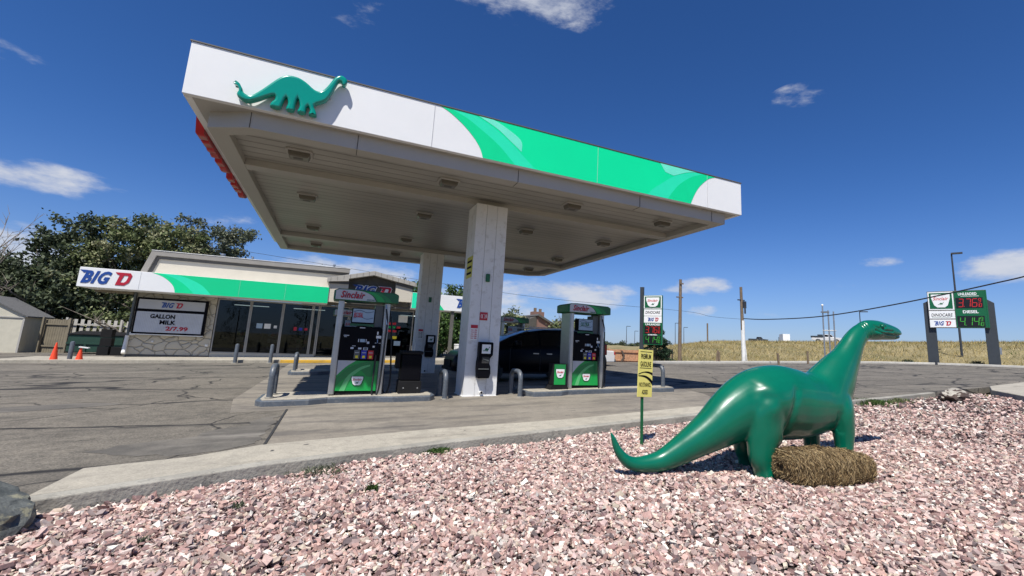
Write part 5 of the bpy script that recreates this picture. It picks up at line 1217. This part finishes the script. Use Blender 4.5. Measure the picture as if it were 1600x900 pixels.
# small posts in the grass
for i, (az, D, h, lean, lb) in enumerate(((44.5,33,1.1,.18,'leaning grey fence post in the grass left of the white pole'), (44.9,33,1.0,-.05,'second thin grey fence post left of the white pole'), (51.2,34,1.0,-.15,'leaning post in the grass right of the white pole'), (54.0,38,1.15,0,'stout grey post left of the three thin poles'), (64.9,48,.55,0,'short dark stub post left of the price board'), (71.0,50,.6,0,'short dark stub post right of the price board'), (43.6,60,2.6,0,'distant brown post on the grass skyline'))):
    x, y = dirp(az, D); z = float(terrain(x, y)); o = build('marker_post', MB().tube([(0,0,-.4),(lean,0,h)], .07 if D < 40 else .09, 8), M['pole_dark'] if 'dark' in lb else M['pole']); o.location = (x, y, z); tag(o, lb, 'post')

# ------------------------------------------------------------------ wooden fence at right, distant house
board_fence('wooden_fence', (11.3,25.6,0), (18.1,25.3,0), .86, M['fence'], 'sunlit orange-brown wooden fence with rails and cross braces', bw=.17, zb=.32, railside=-1)
mb = MB()
for i in range(4):
    x = .3+i*1.7; mb.add([(x,-.11,.1),(x+.12,-.11,.1),(x+.32,-.11,.45),(x+.12,-.11,.80),(x,-.11,.80),(x+.2,-.11,.45),(x,-.075,.1),(x+.12,-.075,.1),(x+.32,-.075,.45),(x+.12,-.075,.80),(x,-.075,.80),(x+.2,-.075,.45)], [(0,1,2,3,4,5),(11,10,9,8,7,6)] + [(k,k+6,(k+1)%6+6,(k+1)%6) for k in range(6)])
o = build('brace', mb, M['fence_dark']); o.parent = [q for q in bpy.data.objects if q.name.startswith('wooden_fence')][0]
board_fence('wooden_fence', (19.2,25.9,0), (22.9,27.9,0), .95, M['fence_dark'], 'dark wooden fence beneath the dark green tree', bw=.2, gap=.05, zb=.35)
t = thing('far_house', (23.9, 60, .2), 'distant brown house with a steep roof and chimneys behind the canopy', 'house')
build('wall', MB().prism([(1.3,0),(1.3,5.1),(4.6,3.4),(6.5,2.6),(6.5,0)], -1, 6), M['brickhouse'], t)
build('roof', MB().prism([(1.1,5.05),(1.25,5.28),(6.9,2.5),(6.7,2.3)], -1.4, 6.4), M['darktrim'], t)
build('side_wing', MB().prism([(-.9,0),(-.9,4.05),(1.28,5.0),(1.28,0)], -.6, 5), M['gable_dark'], t)
build('lean_roof', MB().prism([(-2.2,2.2),(-2.2,2.4),(1.29,3.4),(1.29,3.1)], -1.3, 5), M['darktrim'], t)
c_ = build('chimney', MB().box(1.4,3.1,1.0,2.2,4.0,5.75), M['brickhouse'], t); build('chimney_pot', MB().box(1.7,2.0,1.3,1.7,5.76,6.3).box(2.5,2.8,1.3,1.7,5.76,6.2), M['pole'], c_)

# ------------------------------------------------------------------ vehicles  (local: nose at x=0 facing -x, width along y)
def wheel(t, x, y, r, w=.2, name='wheel'):
    s = 1 if y > 0 else -1
    wh = build(name, MB().cyl((x, y-w/2*s, r), (x, y+w/2*s, r), r, r, 24), M['tyre'], t, bevel=.02); build('rim', MB().cyl((x, y+w/2*s, r), (x, y+w/2*s+.008*s, r), r*.62, r*.6, 16), M['steel'], wh)
def vehicle(name, loc_, label, cat, prof, gh_b, gh_t, Wd, wx, wr, paint, rz=0, glass_cols=(), group=None, lights=True):
    t = thing(name, loc_, label, cat, group, rz=rz)
    P = []
    for p in prof: P.append(p)
    # underside with wheel arches, back to front
    bx = max(p[0] for p in prof); z0 = prof[0][1]
    for x in sorted(wx, reverse=True):
        for a in np.linspace(0, PI, 9): P.append((x + math.cos(a)*(wr+.06), max(z0, wr*.9) + math.sin(a)*(wr*.75)) if 0 < a < PI else (x + math.cos(a)*(wr+.06), z0))
    build('body', MB().prism(P, -Wd/2, Wd/2), M[paint], t, bevel=.05, seg=3)
    # greenhouse
    hb, ht = Wd/2-.06, Wd/2-.24
    vs = []; n = len(gh_b)
    for (x, z) in gh_b: vs += [(x, -hb, z), (x, hb, z)]
    for (x, z) in gh_t: vs += [(x, -ht, z), (x, ht, z)]
    # gh_b : front & rear base ; gh_t : front & rear top
    b = lambda i, s: i*2 + s
    mbv = MB(); mbv.v = vs; mbv.f = [(0,4,6,2), (1,3,7,5), (0,1,5,4), (2,6,7,3), (4,5,7,6)]
    build('cabin', mbv, M[paint], t, bevel=.04, seg=2)
    gl = MB()
    def side(s):
        y_b, y_t = (hb+.008)*s, (ht+.008)*s
        cols = list(glass_cols) or [(0.04, .48), (.52, .96)]
        for a, c in cols:
            xb0 = gh_b[0][0]+(gh_b[1][0]-gh_b[0][0])*a; xb1 = gh_b[0][0]+(gh_b[1][0]-gh_b[0][0])*c
            xt0 = gh_t[0][0]+(gh_t[1][0]-gh_t[0][0])*a; xt1 = gh_t[0][0]+(gh_t[1][0]-gh_t[0][0])*c
            q = []
            for k, xb, xt in ((.12, xb0, xt0), (.12, xb1, xt1), (.86, xb1, xt1), (.86, xb0, xt0)):
                zb_ = gh_b[0][1]+(gh_b[1][1]-gh_b[0][1])*a; zt_ = gh_t[0][1]
                q.append((xb+(xt-xb)*k, y_b+(y_t-y_b)*k, zb_+(zt_-zb_)*k))
            gl.add(q, [(0,1,2,3) if s < 0 else (3,2,1,0)])
    side(-1); side(1)
    for i, sg in ((0,-1),(1,1)):
        xb, zb_ = gh_b[i]; xt, zt_ = gh_t[i]; off = .012*sg
        q = []
        for k, yk in ((.10,-1),(.10,1),(.88,1),(.88,-1)): q.append((xb+(xt-xb)*k+off, (hb-.10+(ht-hb)*k)*yk, zb_+(zt_-zb_)*k+.006))
        gl.add(q, [(3,2,1,0) if i == 0 else (0,1,2,3)])
    build('window', gl, M['glass'], t)
    for x in wx:
        for s in (-1, 1): wheel(t, x, s*(Wd/2-.11), wr)
    Lb = bx
    if lights:
        zz = prof[1][1] if False else sorted(prof, key=lambda p: p[0])[0][1]
        hl = max(p[1] for p in prof)
        build('headlight', MB().box(-.01,.10,-Wd/2+.05,-Wd/2+.42,hl*.68,hl*.80), M['headlamp'], t, bevel=.02); build('headlight', MB().box(-.01,.10,Wd/2-.42,Wd/2-.05,hl*.68,hl*.80), M['headlamp'], t, bevel=.02)
        build('tail_light', MB().box(Lb-.08,Lb+.012,-Wd/2-.004,-Wd/2+.35,hl*.72,hl*.90), M['tail'], t, bevel=.02); build('tail_light', MB().box(Lb-.08,Lb+.012,Wd/2-.35,Wd/2+.004,hl*.72,hl*.90), M['tail'], t, bevel=.02)
        build('number_plate', MB().box(Lb-.01,Lb+.014,-.26,.26,hl*.62,hl*.74), M['white_plastic'], t)
    return t
def lofted_car(name, loc_, label, cat, ST, W0, wx, wr, paint, side_x, shield_x, rear_x, splits, rz=0):
    """ST rows: x, sill, belt, top, half width, roof half width"""
    ST = np.array(ST, float)
    def sec(x):
        sill, belt, top, hw, hr = [np.interp(x, ST[:, 0], ST[:, i]) for i in (1,2,3,4,5)]
        R_h = [(hw*.90, sill), (hw*.985, sill+.10), (hw, sill+(belt-sill)*.45), (hw*.985, belt-.06), (hw*.95, belt), (hr+.035, belt+(top-belt)*.80), (hr-.03, belt+(top-belt)*.95), (hr*.6, top-.004), (0, top)]
        return R_h
    def P(x, j, s):   # j fractional index on the half section
        q = sec(x); i = min(int(j), len(q)-2); f = j-i; return Vector((x, s*(q[i][0]*(1-f)+q[i+1][0]*f), q[i][1]*(1-f)+q[i+1][1]*f))
    t = thing(name, loc_, label, cat, rz=rz); xs = sorted(set(list(ST[:, 0]) + list(np.linspace(ST[0,0], ST[-1,0], 60)))); mb = MB(); m_ = 17
    for x in xs:
        q = sec(x)
        mb.v += [(x, -y, z) for y, z in q] + [(x, y, z) for y, z in q[-2::-1]]
    for i in range(len(xs)-1):
        for k in range(m_-1):
            mid = (xs[i]+xs[i+1])/2
            mb.f.append((i*m_+k, (i+1)*m_+k, (i+1)*m_+k+1, i*m_+k+1))
        mb.f.append((i*m_+m_-1, (i+1)*m_+m_-1, (i+1)*m_, i*m_))
    mb.f.append(tuple(range(m_))); mb.f.append(tuple((len(xs)-1)*m_+k for k in range(m_))[::-1])
    body = build('body', mb, M[paint], t, smooth=True)
    # wheel arches : dark recess rings standing proud of the flank
    for x in wx:
        for s in (-1, 1):
            hw = np.interp(x, ST[:, 0], ST[:, 4])
            build('wheel_arch', MB().cyl((x, s*(hw-.25), wr), (x, s*(hw+.004), wr), wr+.07, wr+.07, 28), M['dark_gap'], t)
            w_ = build('wheel', MB().cyl((x, s*(hw-.22), wr), (x, s*(hw+.012), wr), wr, wr, 28), M['tyre'], t, bevel=.02)
            build('rim', MB().cyl((x, s*(hw+.013), wr), (x, s*(hw+.02), wr), wr*.66, wr*.62, 20), M['steel'], w_)
    def patch(x0, x1, j0, j1, s, off, nx_=8, nj=5, shear=0):
        vs = []; 
        for a in np.linspace(0, 1, nx_):
            for b in np.linspace(0, 1, nj):
                x = x0+(x1-x0)*a + shear*b*(1-a)
                p = P(x, j0+(j1-j0)*b, s); e = .01; du = P(x+e, j0+(j1-j0)*b, s)-P(x-e, j0+(j1-j0)*b, s); dvv = P(x, j0+(j1-j0)*min(b+.02,1), s)-P(x, j0+(j1-j0)*max(b-.02,0), s)
                n_ = du.cross(dvv); n_ = n_.normalized() if n_.length > 1e-9 else Vector((0,s,0)); n_ = n_*(1 if n_.y*s > 0 or (abs(n_.y) < .3 and n_.z > 0) else -1); vs.append(p+n_*off)
        fs = [(i*nj+k, (i+1)*nj+k, (i+1)*nj+k+1, i*nj+k+1) for i in range(nx_-1) for k in range(nj-1)]; return vs, fs
    for s in (-1, 1):
        for x0, x1 in splits:
            lo_ = side_x[0]; g_ = MB(); vs, fs = patch(x0, x1, 4.12, 5.0, s, .006, shear=.38 if x0 == lo_ else 0); g_.add(vs, fs); build('side_window', g_, M['glass'], t, smooth=True)
    for nm, (x0, x1) in (('windscreen', shield_x), ('rear_window', rear_x)):
        g_ = MB()
        for s in (-1, 1): vs, fs = patch(x0, x1, 5.4, 7.99, s, .006); g_.add(vs, fs)
        build(nm, g_, M['glass'], t, smooth=True)
    return t
suv = lofted_car('black_people_carrier', (3.20, 14.2, lot(4.5)+.004), 'black people carrier parked between the pump islands under the canopy', 'car',
    [(-.02,.34,.52,.56,.55,.50),(.04,.30,.66,.72,.72,.6),(.20,.27,.78,.86,.86,.68),(.55,.26,.88,.98,.94,.72),(1.05,.26,.96,1.08,.97,.74),(1.30,.26,.99,1.16,.98,.74),(1.75,.26,1.02,1.38,.98,.73),(2.25,.26,1.04,1.56,.98,.72),(2.8,.26,1.05,1.65,.98,.72),(3.5,.26,1.06,1.68,.98,.72),(4.3,.26,1.07,1.66,.97,.71),(4.75,.28,1.06,1.60,.95,.68),(4.95,.32,1.0,1.40,.92,.66),(5.05,.36,.8,1.05,.88,.6),(5.08,.4,.6,.7,.8,.5)],
    1.96, (.98,4.05), .36, 'carblack', (1.55,4.7), (1.32,2.28), (4.78,4.97), ((1.55,2.55),(2.62,3.55),(3.62,4.55)))
for s in (-1, 1):
    build('mirror', MB().box(1.72,1.90,s*1.06-.11,s*1.06+.11,1.08,1.24), M['carblack'], suv, bevel=.04)
    build('headlight', MB().prism([(.16,.66),(.75,.80),(.80,.88),(.30,.82)], s*.90-.05, s*.90+.02), M['headlamp'], suv, bevel=.02)
    build('tail_light', MB().box(4.86,5.04,s*.86-.06,s*.86+.05,.90,1.25), M['tail'], suv, bevel=.03)
    for x in (1.60, 2.585, 3.585): build('door_gap', MB().box(x,x+.012,s*.975-.008,s*.975+.008,.36,1.0), M['dark_gap'], suv)
    for x in (2.35, 2.80): build('door_handle', MB().box(x,x+.18,s*.985-.012,s*.985+.012,.86,.89), M['steel'], suv)
    build('sill_trim', MB().box(1.4,3.65,s*.965-.01,s*.965+.016,.27,.33), M['blackm'], suv)
    build('roof_rail', MB().box(2.3,4.4,s*.62-.015,s*.62+.015,1.665,1.70), M['steel'], suv, bevel=.01)
build('grille', MB().box(-.05,.02,-.42,.42,.40,.60), M['blackm'], suv); build('bumper', MB().box(-.06,.08,-.66,.66,.30,.39), M['blackm'], suv, bevel=.03)
sed = vehicle('silver_sedan', (9.05, 22.1, lot(11)+.004), 'silver sedan with red tail lamps parked behind the right pump', 'car',
    [(.02,.24),(-.02,.5),(.05,.68),(1.2,.80),(3.8,.86),(4.45,.84),(4.52,.6),(4.50,.26)], [(1.15,.80),(4.05,.86)], [(1.95,1.24),(3.4,1.24)], 1.75, (.82,3.55), .30, 'carwhite', rz=R_(-3))
build('bumper', MB().box(4.40,4.58,-.86,.86,.26,.42), M['greybtn'], sed, bevel=.03)
def pickup(x, y, rz, label, paint, k=1.0, flip=False):
    z = float(terrain(x, y))
    t = vehicle('pickup_truck', (x, y, z+.05), label, 'pickup', [(.02,.5),(-.02,.8),(.05,1.12),(1.5,1.22),(3.4,1.24),(5.7,1.24),(5.75,.6)], [(1.45,1.22),(3.45,1.24)], [(2.0,1.85),(3.2,1.85)], 2.0, (1.05,4.5), .42, paint, rz=rz, lights=False)
    build('load_bed', MB().box(3.55,5.65,-.85,.85,1.242,1.25), M['blackm'], t); t.scale = (k,k,k); return t
x, y = dirp(49.35, 158); pickup(x+1.6, y-1.4, R_(135), 'dark pickup truck on the far grassy skyline by the white pole', 'cardark')
x, y = dirp(56.0, 128); t = pickup(x+1.4, y-2.6, R_(118), 'silver-nosed pickup truck on the skyline behind the three thin poles', 'carwhite', 1.1)
tb = build('cargo', MB().box(3.5,5.9,-1.0,1.0,1.1,1.5).box(3.6,4.6,-.8,.8,1.501,1.8), M['cardark'], t)
x, y = dirp(52.0, 190); z = float(terrain(x, y))
t = thing('box_truck', (x, y, z), 'far white box truck seen from behind on the grassy skyline', 'truck', rz=R_(-38))
build('box', MB().box(-1.2,1.2,0,5.5,.9,3.5), M['white'], t); build('cab', MB().box(-1.1,1.1,5.6,7.4,.6,2.6), M['cardark'], t, bevel=.1)
for xx in (-1.0, 1.0): build('wheel', MB().cyl((xx-.15,.9,.45),(xx+.15,.9,.45),.45), M['tyre'], t)

# ------------------------------------------------------------------ vegetation
PALS = {'olive': [(.10,.13,.05),(.15,.18,.075),(.21,.23,.11),(.055,.075,.032),(.26,.26,.15)],
        'dark': [(.06,.08,.042),(.085,.11,.058),(.13,.155,.09),(.03,.042,.022)],
        'sage': [(.11,.13,.08),(.15,.17,.105),(.065,.08,.05),(.19,.20,.14)],
        'green': [(.04,.085,.02),(.07,.13,.03),(.10,.16,.045),(.03,.055,.018)],
        'pine': [(.015,.035,.02),(.025,.05,.028),(.035,.065,.035)]}
def tree(name, base, blobs, label, pal='olive', nl=9000, leaf=.085, trunk=.22, group=None, nb=26, dead=0, cat='tree', clump=.36, seed=1):
    """base: x,y,z ; blobs: (dx,dy,z,rx,ry,rz) crown masses"""
    r = np.random.default_rng(seed); t = thing(name, base, label, cat, group)
    vol = np.array([b[3]*b[4]*b[5] for b in blobs]); vol = vol/vol.sum()
    nc = max(12, int(nl/60)); ci = r.choice(len(blobs), nc, p=vol); B = np.array(blobs)[ci]
    d = r.normal(size=(nc, 3)); d /= np.linalg.norm(d, axis=1)[:, None]; rad = r.uniform(.25, 1.08, nc)**.55
    C = B[:, :3] + d*rad[:, None]*B[:, 3:6]; C[:, 2] = np.maximum(C[:, 2], .25)
    # leaves around clump centres, elongated outward
    k = r.integers(0, nc, nl); g = r.normal(size=(nl, 3))*clump*np.array([.55,.55,.42]); g += d[k]*np.abs(r.normal(size=nl))[:, None]*clump*.5
    P = C[k] + g; P[:, 2] = np.maximum(P[:, 2], .05)
    a = r.normal(size=(nl, 3)); a /= np.linalg.norm(a, axis=1)[:, None]; b = np.cross(a, r.normal(size=(nl, 3))); b /= np.linalg.norm(b, axis=1)[:, None]
    s = leaf*r.uniform(.6, 1.35, (nl, 1)); V4 = np.stack([P-a*s, P-b*s*.55, P+a*s, P+b*s*.55], 1)
    pl = np.array(PALS[pal]); ct = r.integers(0, len(pl), nc); tn = np.where(r.random(nl)[:, None] < .6, pl[ct[k]], pl[r.integers(0, len(pl), nl)])*r.uniform(.75, 1.3, (nl, 1))
    link('crown', np_mesh('crown', V4, np.arange(nl*4).reshape(-1, 4), tn, 4), M['leaf'], t)
    mb = MB(); top = max(b[2] for b in blobs); tp = Vector((0,0,top*.55))
    mb.tube([(0,0,-.5),(trunk*.4,0,top*.25),tuple(tp)], [trunk,trunk*.75,trunk*.45], 9)
    for i in range(nb):
        e = C[r.integers(0, nc)]; s0 = Vector((0,0,top*r.uniform(.12,.5))); e = Vector(e); m_ = s0.lerp(e, .5) + Vector((r.normal()*.3, r.normal()*.3, .25))
        mb.tube([s0, s0.lerp(m_, .5)+Vector((0,0,.1)), m_, e], [trunk*.38,trunk*.28,trunk*.16,trunk*.03], 6)
    build('trunk', mb, M['bark'], t, smooth=True)
    if dead:
        mb = MB()
        for i in range(dead):
            an = r.uniform(-2.6, -.5); L_ = r.uniform(1.2, 3.0); z = r.uniform(.4, top*.5); o_ = Vector((r.uniform(-1.2,1.2), r.uniform(-1.5,-.2), z))
            e = o_ + Vector((math.cos(an)*L_, math.sin(an)*L_*.6, r.uniform(.2,1.6))); m_ = o_.lerp(e, .5)+Vector((r.normal()*.2,0,r.normal()*.25))
            mb.tube([o_, m_, e], [.07,.045,.012], 6)
            for _ in range(4):
                q = m_.lerp(e, r.uniform(0,.9)); mb.tube([q, q+Vector((r.normal()*.4, r.normal()*.2, r.uniform(.1,.7)))], [.025,.006], 5)
        build('dead_branch', mb, M['deadwood'], t, smooth=True)
    return t
G1 = 'big trees behind the store'
tree('broadleaf_tree', (-21.6,43,-.3), [(0,0,3.6,3.0,2.5,2.4),(1.5,-1,2.2,2.6,2.0,2.0)], 'dark leafy tree at the far left edge behind the shed', 'dark', 14000, .14, .3, G1, dead=8, seed=3)
tree('broadleaf_tree', (-17.3,42,-.3), [(0,0,6.0,1.3,1.3,1.6),(-.1,0,7.9,1.0,1.0,1.2),(1.4,0,7.7,.8,.8,1.1),(-.6,0,4.2,1.8,1.6,1.6),(1.6,-.6,3.2,2.2,1.8,2.4)], 'tall dark tree with a ragged top above the shed', 'dark', 17000, .13, .3, G1, dead=6, seed=4)
tree('broadleaf_tree', (-13.3,42.5,-.3), [(0,0,6.6,3.0,2.4,2.7),(-1.5,-.5,4.4,2.8,2.0,2.4),(2.0,0,7.4,2.1,1.8,1.8),(1.5,-.5,3.6,2.6,2.0,2.4),(-.2,0,8.4,1.5,1.2,1.0)], 'largest olive green tree rising behind the awning of the store', 'olive', 34000, .12, .35, G1, dead=10, seed=5)
tree('broadleaf_tree', (-9.2,44,.5), [(0,0,7.4,1.5,1.5,1.5),(-1.6,0,8.4,.9,1.0,1.0),(1.5,0,7.9,1.1,1.1,1.2),(0,0,4.8,2.2,2,2)], 'grey-green tree with loose branches above the store roof', 'sage', 15000, .11, .28, G1, seed=6)
tree('broadleaf_tree', (-1.3,45,-.2), [(0,0,5.2,1.5,1.3,1.9),(.9,0,5.7,.8,.8,1.3)], 'sparse tree tips poking over the middle of the store roof', 'sage', 3600, .10, .2, G1, seed=7, clump=.3)
tree('shrub', (-10.9,38.6,-.3), [(0,0,1.3,1.7,.8,1.3),(-1.9,0,1.2,1.4,.8,1.1),(1.6,0,1.2,1.0,.8,1.2)], 'sprawling olive bush behind the slatted fence', 'olive', 8000, .10, .08, cat='shrub', seed=8, nb=16, dead=12)
tree('broadleaf_tree', (5.3,36,0), [(0,0,4.4,1.5,1.4,1.3),(-1.2,0,3.8,1.2,1,1.2),(1.0,0,3.0,1.4,1.2,1.4)], 'leafy green tree showing between the two canopy columns', 'green', 11000, .11, .2, seed=9)
tree('broadleaf_tree', (8.6,36.5,0), [(0,0,4.3,1.5,1.4,1.1),(.6,0,2.6,1.6,1.3,1.5),(-.8,0,2.4,1.4,1.2,1.5)], 'leafy green tree under the right end of the store awning', 'green', 11000, .11, .2, seed=10)
tree('broadleaf_tree', (6.6,34.2,0), [(0,0,1.8,1.3,1.0,1.4)], 'low bright green tree behind the air station', 'green', 5000, .10, .12, seed=12)
tree('broadleaf_tree', (15.1,41,.3), [(0,0,2.7,.9,.9,1.3),(.1,0,1.6,1.1,1.0,1.2)], 'round green tree left of the distant brown house', 'olive', 7000, .12, .18, seed=13)
tree('broadleaf_tree', (18.9,38,.4), [(0,0,1.9,1.2,1.2,1.3),(1.3,0,1.8,1.3,1.2,1.2)], 'olive green tree just left of the right fuel pump', 'olive', 8000, .11, .18, seed=14)
def bare(x, y, z, h, label, n_=26, seed=2, r0=.09):
    r = np.random.default_rng(seed); t = thing('bare_tree', (x, y, z), label, 'tree'); mb = MB(); mb.tube([(0,0,-.3),(.1,0,h*.4),(.0,0,h*.8)], [r0,r0*.6,r0*.2], 7); m2 = MB()
    for i in range(n_):
        z0 = h*r.uniform(.15,.75); a = r.uniform(0,2*PI); l = h*r.uniform(.2,.42); e = Vector((math.cos(a)*l*.6, math.sin(a)*l*.6, z0+l)); s0 = Vector((.05,0,z0)); m_ = s0.lerp(e,.5)+Vector((r.normal()*.1,r.normal()*.1,0)); m2.tube([s0,m_,e],[r0*.35,r0*.2,.006],5)
        for _ in range(5): q = m_.lerp(e, r.uniform(0,1)); m2.tube([q, q+Vector((r.normal()*.18*h/5,r.normal()*.18*h/5,r.uniform(.05,.18)*h/2))],[.014,.004],4)
    build('trunk', mb, M['deadwood'], t, smooth=True); build('branches', m2, M['deadwood'], t); return t
bare(-18.6, 38.5, -.3, 7.4, 'bare pale tree with thin twigs at the left edge of the picture'.replace('picture','yard'), 30, 21, .10)
bare(18.0, 36.5, .4, 3.4, 'small bare tree between the brown house and the right pump', 30, 22, .06)
# conifer by the fence
def conifer(x, y, z, h, w_, label, seed, n=9000, name='conifer', group=None):
    r = np.random.default_rng(seed); t = thing(name, (x, y, z), label, 'conifer', group); zz = r.uniform(.04, 1, n)**1.15; rr = w_*(1-zz)**.75*r.uniform(.35, 1.0, n)**.5*(.75+.25*np.sin(zz*26)) + .05; a = r.uniform(0, 2*PI, n)
    k = np.floor(a*9/(2*PI)+zz*7) % 3; rr *= .72+.18*k
    P = np.stack([np.cos(a)*rr, np.sin(a)*rr, zz*h - rr*.15], 1); s = .10*r.uniform(.6,1.4,(n,1)); d1 = np.stack([np.cos(a), np.sin(a), np.full(n,.25)], 1)+r.normal(size=(n,3))*.4; d1 /= np.linalg.norm(d1,axis=1)[:,None]; d2 = np.cross(d1, r.normal(size=(n,3))); d2 /= np.linalg.norm(d2,axis=1)[:,None]
    V4 = np.stack([P-d1*s*.4, P-d2*s*.3, P+d1*s*1.1, P+d2*s*.3], 1); pl = np.array(PALS['pine']); tn = pl[r.integers(0,3,n)]*r.uniform(.7,1.5,(n,1))
    link('crown', np_mesh('crown', V4, np.arange(n*4).reshape(-1,4), tn, 4), M['leaf'], t); build('trunk', MB().cyl((0,0,-.3),(0,0,h*.8),.09,.03,8), M['bark'], t); return t
conifer(21.0, 27.2, .45, 2.75, 1.75, 'dark green conifer beside the narrow price board', 31, 9000)
# distant tree line
r_ = np.random.default_rng(5)
for i in range(26):
    az = 31.2 + i*.30 + r_.uniform(-.1,.1); D = r_.uniform(230, 330); x, y = dirp(az, D); h = r_.uniform(2.2, 4.2); 
    if i == 8: h = 5.0
    t = thing('distant_tree', (x, y, 1.25+.0035*D*.9-1.6), 'small dark tree in the far tree line, %s' % ('behind the wooden fence'), 'tree', 'far tree line beyond the fence')
    n = 260; P = r_.normal(size=(n,3))*np.array([1.3,1.0,.9])*.6*h/3 + np.array([0,0,1.2+h*.45]); s = .45*r_.uniform(.6,1.3,(n,1)); a = r_.normal(size=(n,3)); a /= np.linalg.norm(a,axis=1)[:,None]; b = np.cross(a, r_.normal(size=(n,3))); b /= np.linalg.norm(b,axis=1)[:,None]
    pl = np.array(PALS['dark']); link('crown', np_mesh('crown', np.stack([P-a*s,P-b*s*.6,P+a*s,P+b*s*.6],1), np.arange(n*4).reshape(-1,4), pl[r_.integers(0,4,n)], 4), M['leaf'], t); build('trunk', MB().cyl((0,0,-2),(0,0,1.8),.2,.1,6), M['bark'], t)
# tall dry grass on the bank
n = 110000; az = np.radians(r_.uniform(36, 84, n)); R = 28 + 150*r_.random(n)**2.0; X = R*np.sin(az); Y = R*np.cos(az); ok = (past_kerb(X, Y) > .45) & (X > 17.5); X = X[ok]; Y = Y[ok]; R = R[ok]; n = len(X)
Z = terrain(X, Y); h = r_.uniform(.08,.42,n)*(1+.3*(R > 60)); wd = .011*(R/25)*r_.uniform(.5,1.5,n); a = r_.uniform(0,2*PI,n); lx = r_.normal(0,.30,n)+.05; ly = r_.normal(0,.30,n)
B0 = np.stack([X-np.cos(a)*wd, Y-np.sin(a)*wd, Z-.05], 1); B1 = np.stack([X+np.cos(a)*wd, Y+np.sin(a)*wd, Z-.05], 1); T_ = np.stack([X+lx, Y+ly, Z+h], 1)
pl = np.array([(.38,.30,.13),(.47,.38,.18),(.31,.25,.10),(.20,.19,.075),(.54,.44,.24),(.14,.16,.06)]); patch = (np.sin(X*.35)*np.cos(Y*.5+X*.1)+np.sin(X*1.1+Y)*.4); ci = r_.integers(0,3,n); ci = np.where(patch < -.45, r_.integers(2,6,n), ci); ci = np.where(patch > .6, r_.integers(0,5,n), ci)
tn = pl[ci]*r_.uniform(.75,1.2,(n,1)); low = R < 31; tn[low & (r_.random(n) < .4)] *= np.array([.55,.72,.6])
tag(link('dry_grass', np_mesh('dry_grass', np.stack([B0,B1,T_],1), np.arange(n*3).reshape(-1,3), tn, 3), M['blade']), 'tall dry golden grass covering the bank beyond the lot', 'grass', kind='stuff')
# weeds
def weed(x, y, z, w_, h_, n, label, pal='green', blade=.012, name='weed', flat=False):
    r = np.random.default_rng(int(abs(x*100))+n); t = thing(name, (x, y, z), label, 'weed'); px = r.normal(0,w_*.45,n); py = r.normal(0,w_*.28,n)
    a = r.uniform(0,2*PI,n); hh = h_*r.uniform(.4,1.1,n)*np.exp(-(px/w_)**2); lean = r.uniform(.2,.9,n)*hh*(1.6 if flat else .8); wd = blade*r.uniform(.6,1.3,n); ca, sa = np.cos(a), np.sin(a)
    b0 = np.stack([px-sa*wd, py+ca*wd, np.zeros(n)],1); b1 = np.stack([px+sa*wd, py-ca*wd, np.zeros(n)],1); m0 = np.stack([px+ca*lean*.4-sa*wd*.8, py+sa*lean*.4+ca*wd*.8, hh*.65],1); m1 = np.stack([px+ca*lean*.4+sa*wd*.8, py+sa*lean*.4-ca*wd*.8, hh*.65],1); tp = np.stack([px+ca*lean, py+sa*lean, hh],1)
    V_ = np.stack([b0,b1,m1,tp,m0],1); pl = np.array(PALS[pal]); o = link('leaves', np_mesh('leaves', V_, np.arange(n*5).reshape(-1,5), pl[r.integers(0,len(pl),n)]*r.uniform(.8,1.4,(n,1)), 5), M['leaf'], t); return t
gzf = lambda x, y: float(gz(np.array(x), np.array(y)))
weed(1.25, 5.80, gzf(1.25,5.8), .24, .07, 700, 'low mat of green grass growing against the kerb', 'green', .005, flat=True)
weed(.46, 4.62, gzf(.46,4.62), .06, .08, 90, 'small leafy weed in the open gravel', 'green', .008)
weed(-.52, 4.55, gzf(-.5,4.55), .07, .06, 60, 'thin pale weed in the gravel on the left', 'sage', .006)
weed(-.95, 4.0, gzf(-.95,4.0), .05, .06, 50, 'tiny weed in the near gravel right of the boulder', 'sage', .006)
weed(-1.55, 5.15, gzf(-1.5,5.15), .16, .05, 220, 'wispy weeds along the kerb beside the boulder', 'sage', .005, flat=True)
weed(.1, 5.42, gzf(.1,5.4), .4, .06, 300, 'straggling dry weeds along the near kerb', 'sage', .004, flat=True)
weed(11.8, 6.95, gzf(11.8,6.9), .75, .12, 900, 'strip of green weeds by the kerb behind the statue neck', 'green', .008)
weed(13.0, 7.05, gzf(13,7.0), .5, .10, 400, 'patch of weeds on the kerb left of the brown rock', 'olive', .008)
for i, (x, y) in enumerate(((37.5,23.7),(43.5,22.4),(47.9,19.5),(51,14))): 
    weed(x, y, float(terrain(x,y))+.1, .5, .5, 260, 'dark weed clump at the foot of the bank, '+['left of the price board','under the price board','right of the price board','at the far right edge'][i], 'dark', .03)

# trees across the street behind the viewer : they show only as reflections in the store windows
for x, y, h, w_, sd in ((-4,-24,9,3.2,41),(3,-30,11,3.6,42),(-13,-27,10,3.4,43),(12,-26,8.5,3.2,44)):
    conifer(x, y, lot(x)-.2, h, w_, 'tall dark conifer across the street, seen only mirrored in the store windows', sd, 5000, 'conifer', 'conifers mirrored in the windows')
